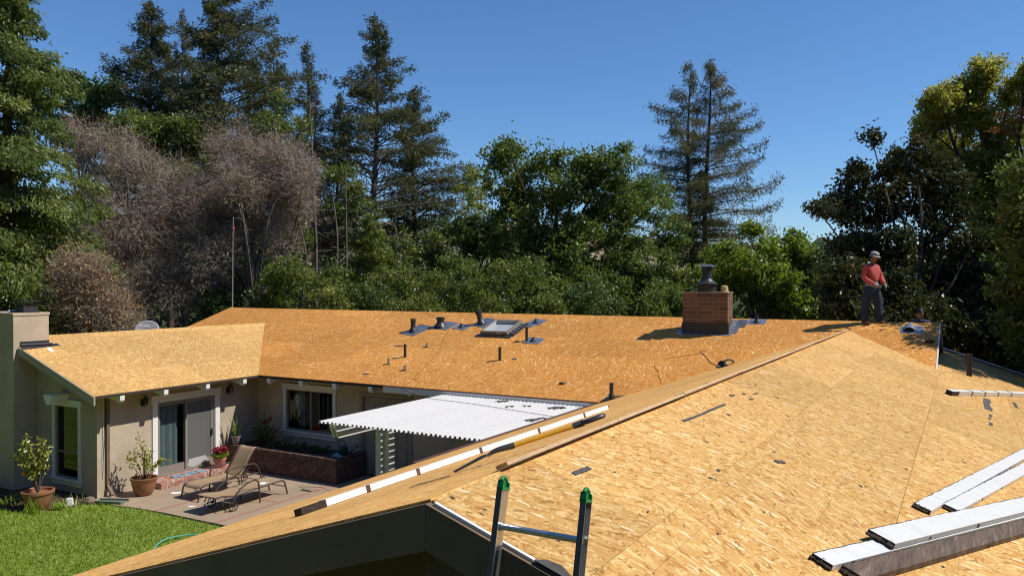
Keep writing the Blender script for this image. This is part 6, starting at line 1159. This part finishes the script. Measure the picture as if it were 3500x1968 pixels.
for i, (x, y, l, w, a, lb) in enumerate([(-2.22, 4.83, .30, .055, 6, 'curved dark felt scrap between the fork and the ladder'), (-2.20, 7.67, 1.30, .05, 2, 'long dark felt strip lying beside the near ridge'), (-2.25, 8.85, .16, .06, 5, 'stubby felt scrap beyond the long felt strip'), (-2.19, 9.16, .07, .05, 40, 'tiny felt crumb beyond the stubby scrap'), (-2.12, 9.42, .20, .03, 8, 'thin upright felt sliver beyond the long strip'), (-2.08, 9.05, .10, .05, 15, 'small felt chip below the thin sliver'), (-2.05, 7.95, .06, .05, 0, 'small felt chip below the long felt strip'), (-1.38, 7.05, .16, .10, 20, 'square felt scrap in the middle of the foreground roof'), (-1.65, 6.1, .05, .04, 0, 'tiny dark chip left of the square felt scrap'), (.33, 16.1, 1.5, .17, 0, 'largest grey felt patch under the far gutter length'), (.34, 14.75, .35, .07, 3, 'small felt patch below the largest patch'), (.325, 14.4, .22, .06, 5, 'smaller felt patch further down the same trail'), (.325, 13.85, .40, .08, 2, 'lowest felt patch of the trail'), (.80, 17.4, .9, .10, -3, 'narrow felt patch right of the largest patch'), (.55, 8.95, .85, .16, 12, 'grey felt patch beside the lower white board')]): scrap(x, y, l * (.75 if l < 1 else 1), w * .72, a, zc2, lb, seed=i)
for i, (x, y, l, w, a, zf, lb) in enumerate([(-10.42, 18.40, .14, .09, 80, zm2, 'small dark scrap right of the middle vent pipe'), (-10.98, 19.55, .10, .07, 80, zm2, 'small reddish scrap left of the vent boot'), (-14.3, 16.98, .2, .08, 85, zm2, 'dark scrap near the main eave by the short stubs'), (-14.6, 18.85, .3, .05, 88, zm2, 'thin dark scrap left of the capped vent stacks'), (-2.86, 9.98, .10, .07, 10, zl2, 'dark lump on the low-angle slope near the ridge'), (-3.4, 4.75, .30, .03, 60, zl2, 'dark sliver on the low-angle slope near the gable')]): scrap(x, y, l, w, a, zf, lb, seed=40 + i, lift=.01)
zp2 = lambda x, y: 2.50
for i, (x, y, l, w, a, lb) in enumerate([(-9.42, 16.1, .3, .2, 30, 'felt scrap on the patio cover near the white fascia'), (-8.9, 15.5, .2, .09, 50, 'thin felt scrap in the middle of the patio cover'), (-8.6, 15.75, .2, .1, 80, 'small felt scrap right of the thin one on the patio cover'), (-7.9, 15.85, .4, .25, 40, 'torn felt scrap at the right end of the patio cover'), (-7.6, 14.3, .5, .2, 20, 'large felt scrap by the brown eave on the patio cover')]): scrap(x, y, l, w, a, zp2, lb, seed=60 + i, lift=.012)
for i, (px, lb) in enumerate(((-1.75, 'dark flap standing for a shadow on the gable edge left of the ladder'), (-1.36, 'dark flap standing for a shadow on the gable edge right of the rung'))):  # dark sheets laid on the gable edge as painted shadow patches
    m = MB(); q = lambda x, y, dz: (x, y, zCr(x) + dz); m.add([q(px - .10, 3.462, .010), q(px + .12, 3.462, .010), q(px + .08, 3.505, .014), q(px + .02, 3.53, .022), q(px - .06, 3.525, .012)], [(0, 1, 2, 3, 4)]); o = m.build('shadow_flap', 'felt'); s = o.modifiers.new('s', 'SOLIDIFY'); s.thickness = .004; tag(o, lb, 'scrap', 'roofing felt scraps')
m = MB(); m.lathe([(.06, 0), (.06, .22), (.03, .25), (.02, .27)], (0, 0, 0), 14).xf(Matrix.Translation((-7.35, 15.75, 2.57)) @ Matrix.Rotation(R(85), 4, 'Y')); tag(m.build('plastic_bottle', 'clear', smooth=True), 'clear plastic bottle lying at the corner of the patio cover', 'bottle')
def debris(name, label, n, xr, yr, zf, seed, keep=lambda x, y: True):
    rg = np.random.default_rng(seed); q = []; 
    while len(q) < n:
        x, y = rg.uniform(*xr), yr[0] + (yr[1] - yr[0]) * rg.random() ** 1.4
        if not keep(x, y): continue
        a = rg.uniform(0, 6.28); l = abs(rg.normal(0, .012)) + .005; w = l * rg.uniform(.2, .8); u = (math.cos(a) * l, math.sin(a) * l); v = (-math.sin(a) * w, math.cos(a) * w)
        q.append([(x + s1 * u[0] + s2 * v[0], y + s1 * u[1] + s2 * v[1], zf(x + s1 * u[0] + s2 * v[0], y + s1 * u[1] + s2 * v[1]) + .004 + rg.uniform(0, .004)) for s1, s2 in ((-1, -.6), (.3, -1), (1, .5), (-.4, 1))])
    o = quads_object(name, np.array(q), rg.random(n), 'felt', None, 'stuff'); tag(o, label, 'debris')
debris('roof_debris', 'tiny dark felt crumbs and nails strewn over the foreground roof', 210, (-2.45, 1.6), (3.6, 19), zc2, 5, lambda x, y: x + y < 17.9 or x > -.5)
debris('roof_debris', 'tiny dark crumbs strewn over the main roof slope', 110, (-24, -1), (16.6, 21.4), zm2, 6, lambda x, y: y > 16.5 + max(0, x + 7.1) and y > 16.5 + max(0, -17.9 - x))
# ------------------------------------------------------------------ people
def skin(name, V, E, mat, parent, sub=2):
    me = bpy.data.meshes.new(name); me.from_pydata([v[0] for v in V], E, []); o = bpy.data.objects.new(name, me); COL.objects.link(o)
    sk = o.modifiers.new('skin', 'SKIN'); sk.use_smooth_shade = True
    for i, v in enumerate(V):
        r = v[1]; me.skin_vertices[0].data[i].radius = r if isinstance(r, tuple) else (r, r); me.skin_vertices[0].data[i].use_root = (i == 0)
    s = o.modifiers.new('sub', 'SUBSURF'); s.levels = s.render_levels = sub
    bpy.context.view_layer.update(); ev = o.evaluated_get(bpy.context.evaluated_depsgraph_get()); m2 = bpy.data.meshes.new_from_object(ev); m2.materials.clear(); m2.materials.append(M[mat]); m2.polygons.foreach_set('use_smooth', [True] * len(m2.polygons))
    bpy.data.objects.remove(o); o2 = bpy.data.objects.new(name, m2); COL.objects.link(o2); attach(o2, parent); return o2
def head(parent, c, fwd, s=1.0, hat=True):
    fwd = Vector(fwd).normalized(); lf = Vector((0, 0, 1)).cross(fwd).normalized(); up = fwd.cross(lf); c = Vector(c); mt = Matrix((fwd, lf, up)).transposed().to_4x4(); mt.translation = c
    def el(name, ctr, rad, mat, n=14):
        q = MB(); prof = [(max(1e-4, math.sin(t)), -math.cos(t)) for t in np.linspace(0, math.pi, 9)]; q.lathe(prof, (0, 0, 0), n); q.v = [(ctr[0] + v[0] * rad[0], ctr[1] + v[1] * rad[1], ctr[2] + v[2] * rad[2]) for v in q.v]; q.xf(mt @ Matrix.Scale(s, 4)); return q.build(name, mat, parent, True)
    el('head', (0, 0, 0), (.095, .075, .118), 'skin', 18); el('jaw', (.028, 0, -.062), (.062, .055, .058), 'skin'); el('nose', (.098, 0, -.012), (.018, .013, .024), 'skin', 8); el('ear', (-.005, .077, -.01), (.018, .010, .03), 'skin', 8); el('ear', (-.005, -.077, -.01), (.018, .010, .03), 'skin', 8)
    el('eye', (.083, .030, .012), (.008, .012, .007), 'hair', 8); el('eye', (.083, -.030, .012), (.008, .012, .007), 'hair', 8); el('mouth', (.083, 0, -.062), (.008, .024, .006), 'cord_red', 8); el('beard', (.055, 0, -.090), (.034, .036, .026), 'hair', 10); el('hair', (-.028, 0, .018) if hat else (-.022, 0, .034), (.080, .079, .100) if hat else (.098, .084, .108), 'hair', 16)
    if hat:
        q = MB().lathe([(.100, .035), (.104, .05), (.102, .09), (.085, .128), (.045, .148), (.001, .152)], (-.005, 0, 0), 20, 1.06, .92).xf(mt @ Matrix.Scale(s, 4)); h = q.build('cap', 'cap_white', parent, True)
        q = MB().lathe([(.1055, .052), (.1065, .056), (.1055, .078)], (-.005, 0, 0), 20, 1.06, .92).xf(mt @ Matrix.Scale(s, 4)); q.build('cap_band', 'cap_band', h, True)
        q = MB().lathe([(.10, .038), (.122, .024), (.124, .028), (.10, .046)], (.012, 0, 0), 20, 1.12, .98).xf(mt @ Matrix.Scale(s, 4)); q.build('brim', 'cap_white', h, True)
def glove(parent, wrist, d, palm_n, side):
    w = Vector(wrist); d = Vector(d).normalized(); n = Vector(palm_n).normalized(); a = d.cross(n).normalized() * side
    V = [(w, .028), (w + d * .05, (.036, .02)), (w + d * .09, (.038, .018))]; E = [(0, 1), (1, 2)]
    for k, (o, L) in enumerate(((-.030, .065), (-.010, .078), (.010, .073), (.029, .058))):
        b = len(V); p = w + d * .095 + a * o; V += [(p, .0095), (p + d * L * .5 + n * .010, .009), (p + d * L * .85 + n * .03, .008)]; E += [(2, b), (b, b + 1), (b + 1, b + 2)]
    b = len(V); V += [(w + d * .045 - a * .040, .011), (w + d * .085 - a * .055 + n * .015, .009)]; E += [(1, b), (b, b + 1)]
    return skin('glove', [(tuple(v[0]), v[1]) for v in V], E, 'glove', parent, 1)
pr = thing('person', 'person in a red sweater, jeans and pale cap standing on the main ridge', 'person', (-2.03, 21.52, 4.29)); O = Vector((-2.03, 21.52, 4.27)); rz_ = Matrix.Rotation(R(-32), 3, 'Z'); p = lambda x, y, z: tuple(O + rz_ @ Vector((x, y, z)))
fr_, fl_ = (-.10, -.14, -.04), (.10, .15, -.02)
body = [(p(0, 0, .95), .09), (p(-.01, 0, 1.15), .09), (p(.0, 0, 1.33), .10), (p(.03, 0, 1.47), .06), (p(.05, 0, 1.55), .055), (p(-.03, -.08, .84), .06), (p(-.08, -.13, .48), .05), (p(-.11, -.14, .06), .045), (p(.04, .08, .84), .06), (p(.08, .13, .48), .05), (p(.09, .15, .06), .045), (p(0, -.19, 1.40), .06), (p(-.01, -.25, 1.13), .045), (p(.20, -.17, .99), .032), (p(0, .19, 1.40), .06), (p(.07, .25, 1.13), .045), (p(.27, .12, .98), .032)]
skin('body', body, [(0, 1), (1, 2), (2, 3), (3, 4), (0, 5), (5, 6), (6, 7), (0, 8), (8, 9), (9, 10), (2, 11), (11, 12), (12, 13), (2, 14), (14, 15), (15, 16)], 'skin', pr)
sweat = [(p(0, 0, .985), (.172, .165)), (p(-.01, 0, 1.12), (.175, .165)), (p(-.01, 0, 1.30), (.185, .172)), (p(.01, 0, 1.44), (.12, .11)), (p(.03, 0, 1.50), .075), (p(-.01, -.185, 1.39), .085), (p(-.03, -.265, 1.14), .068), (p(.09, -.225, 1.04), .056), (p(.20, -.17, .985), .045), (p(-.01, .185, 1.39), .085), (p(.06, .265, 1.14), .066), (p(.17, .19, 1.04), .055), (p(.265, .125, .985), .045)]
skin('sweater', sweat, [(0, 1), (1, 2), (2, 3), (3, 4), (2, 5), (5, 6), (6, 7), (7, 8), (2, 9), (9, 10), (10, 11), (11, 12)], 'sweater', pr)
skin('undershirt', [(p(0, 0, .87), (.166, .158)), (p(0, 0, .95), (.17, .162)), (p(0, 0, 1.06), (.16, .15))], [(0, 1), (1, 2)], 'shirt_grey', pr)
skin('jeans', [(p(0, 0, 1.0), (.15, .14)), (p(0, 0, .85), (.16, .15)), (p(-.06, -.11, .72), .128), (p(-.08, -.13, .48), .105), (p(-.10, -.14, .26), .095), (p(-.11, -.14, .05), .098), (p(.06, .11, .72), .128), (p(.08, .13, .48), .105), (p(.09, .15, .27), .095), (p(.09, .15, .05), .098)], [(0, 1), (1, 2), (2, 3), (3, 4), (4, 5), (1, 6), (6, 7), (7, 8), (8, 9)], 'jeans', pr)
for (x, y, z) in (fr_, fl_): skin('boot', [(p(x - .03, y, z + .14), .055), (p(x - .035, y, z + .065), .055), (p(x + .06, y - .01, z + .06), (.05, .05)), (p(x + .17, y - .02, z + .045), (.045, .035))], [(0, 1), (1, 2), (2, 3)], 'boot', pr, 2)
rv = lambda *a: rz_ @ Vector(a)
glove(pr, p(.205, -.165, .98), rv(.75, .45, -.55), rv(.1, .8, -.3), 1); glove(pr, p(.27, .12, .975), rv(.75, -.5, -.5), rv(.1, -.8, -.3), -1)
head(pr, p(.065, 0, 1.635), (.95, -.20, -.24))
p2_ = thing('person', 'crouching person in a dark blue shirt half hidden behind the right ridge end', 'person', (-1.12, 23.6, 3.62)); O = Vector((-1.05, 23.7, 3.55)); p = lambda x, y, z: tuple(O + Vector((x, y, z)))
skin('body', [(p(0, 0, .25), .13), (p(0, -.06, .45), .13), (p(0, -.12, .66), .13), (p(0, -.16, .78), .055), (p(-.1, -.1, .15), .08), (p(-.12, -.42, .12), .06), (p(-.12, -.05, .05), .05), (p(.1, -.1, .15), .08), (p(.12, -.42, .12), .06), (p(.12, -.05, .05), .05)], [(0, 1), (1, 2), (2, 3), (0, 4), (4, 5), (5, 6), (0, 7), (7, 8), (8, 9)], 'jeans', p2_)
skin('shirt', [(p(0, 0, .28), (.18, .16)), (p(0, -.06, .48), (.19, .17)), (p(0, -.11, .64), (.19, .16)), (p(0, -.15, .75), .08), (p(-.19, -.12, .68), .08), (p(-.30, -.2, .46), .06), (p(-.24, -.42, .36), .045), (p(.19, -.12, .68), .08), (p(.30, -.2, .46), .06), (p(.24, -.42, .36), .045)], [(0, 1), (1, 2), (2, 3), (2, 4), (4, 5), (5, 6), (2, 7), (7, 8), (8, 9)], 'shirt_blue', p2_)
glove(p2_, p(-.24, -.43, .36), (.2, -.8, -.5), (0, 0, -1), 1); glove(p2_, p(.24, -.43, .36), (-.2, -.8, -.5), (0, 0, -1), -1); head(p2_, p(.0, -.18, .91), (.35, -.8, -.4), hat=False)
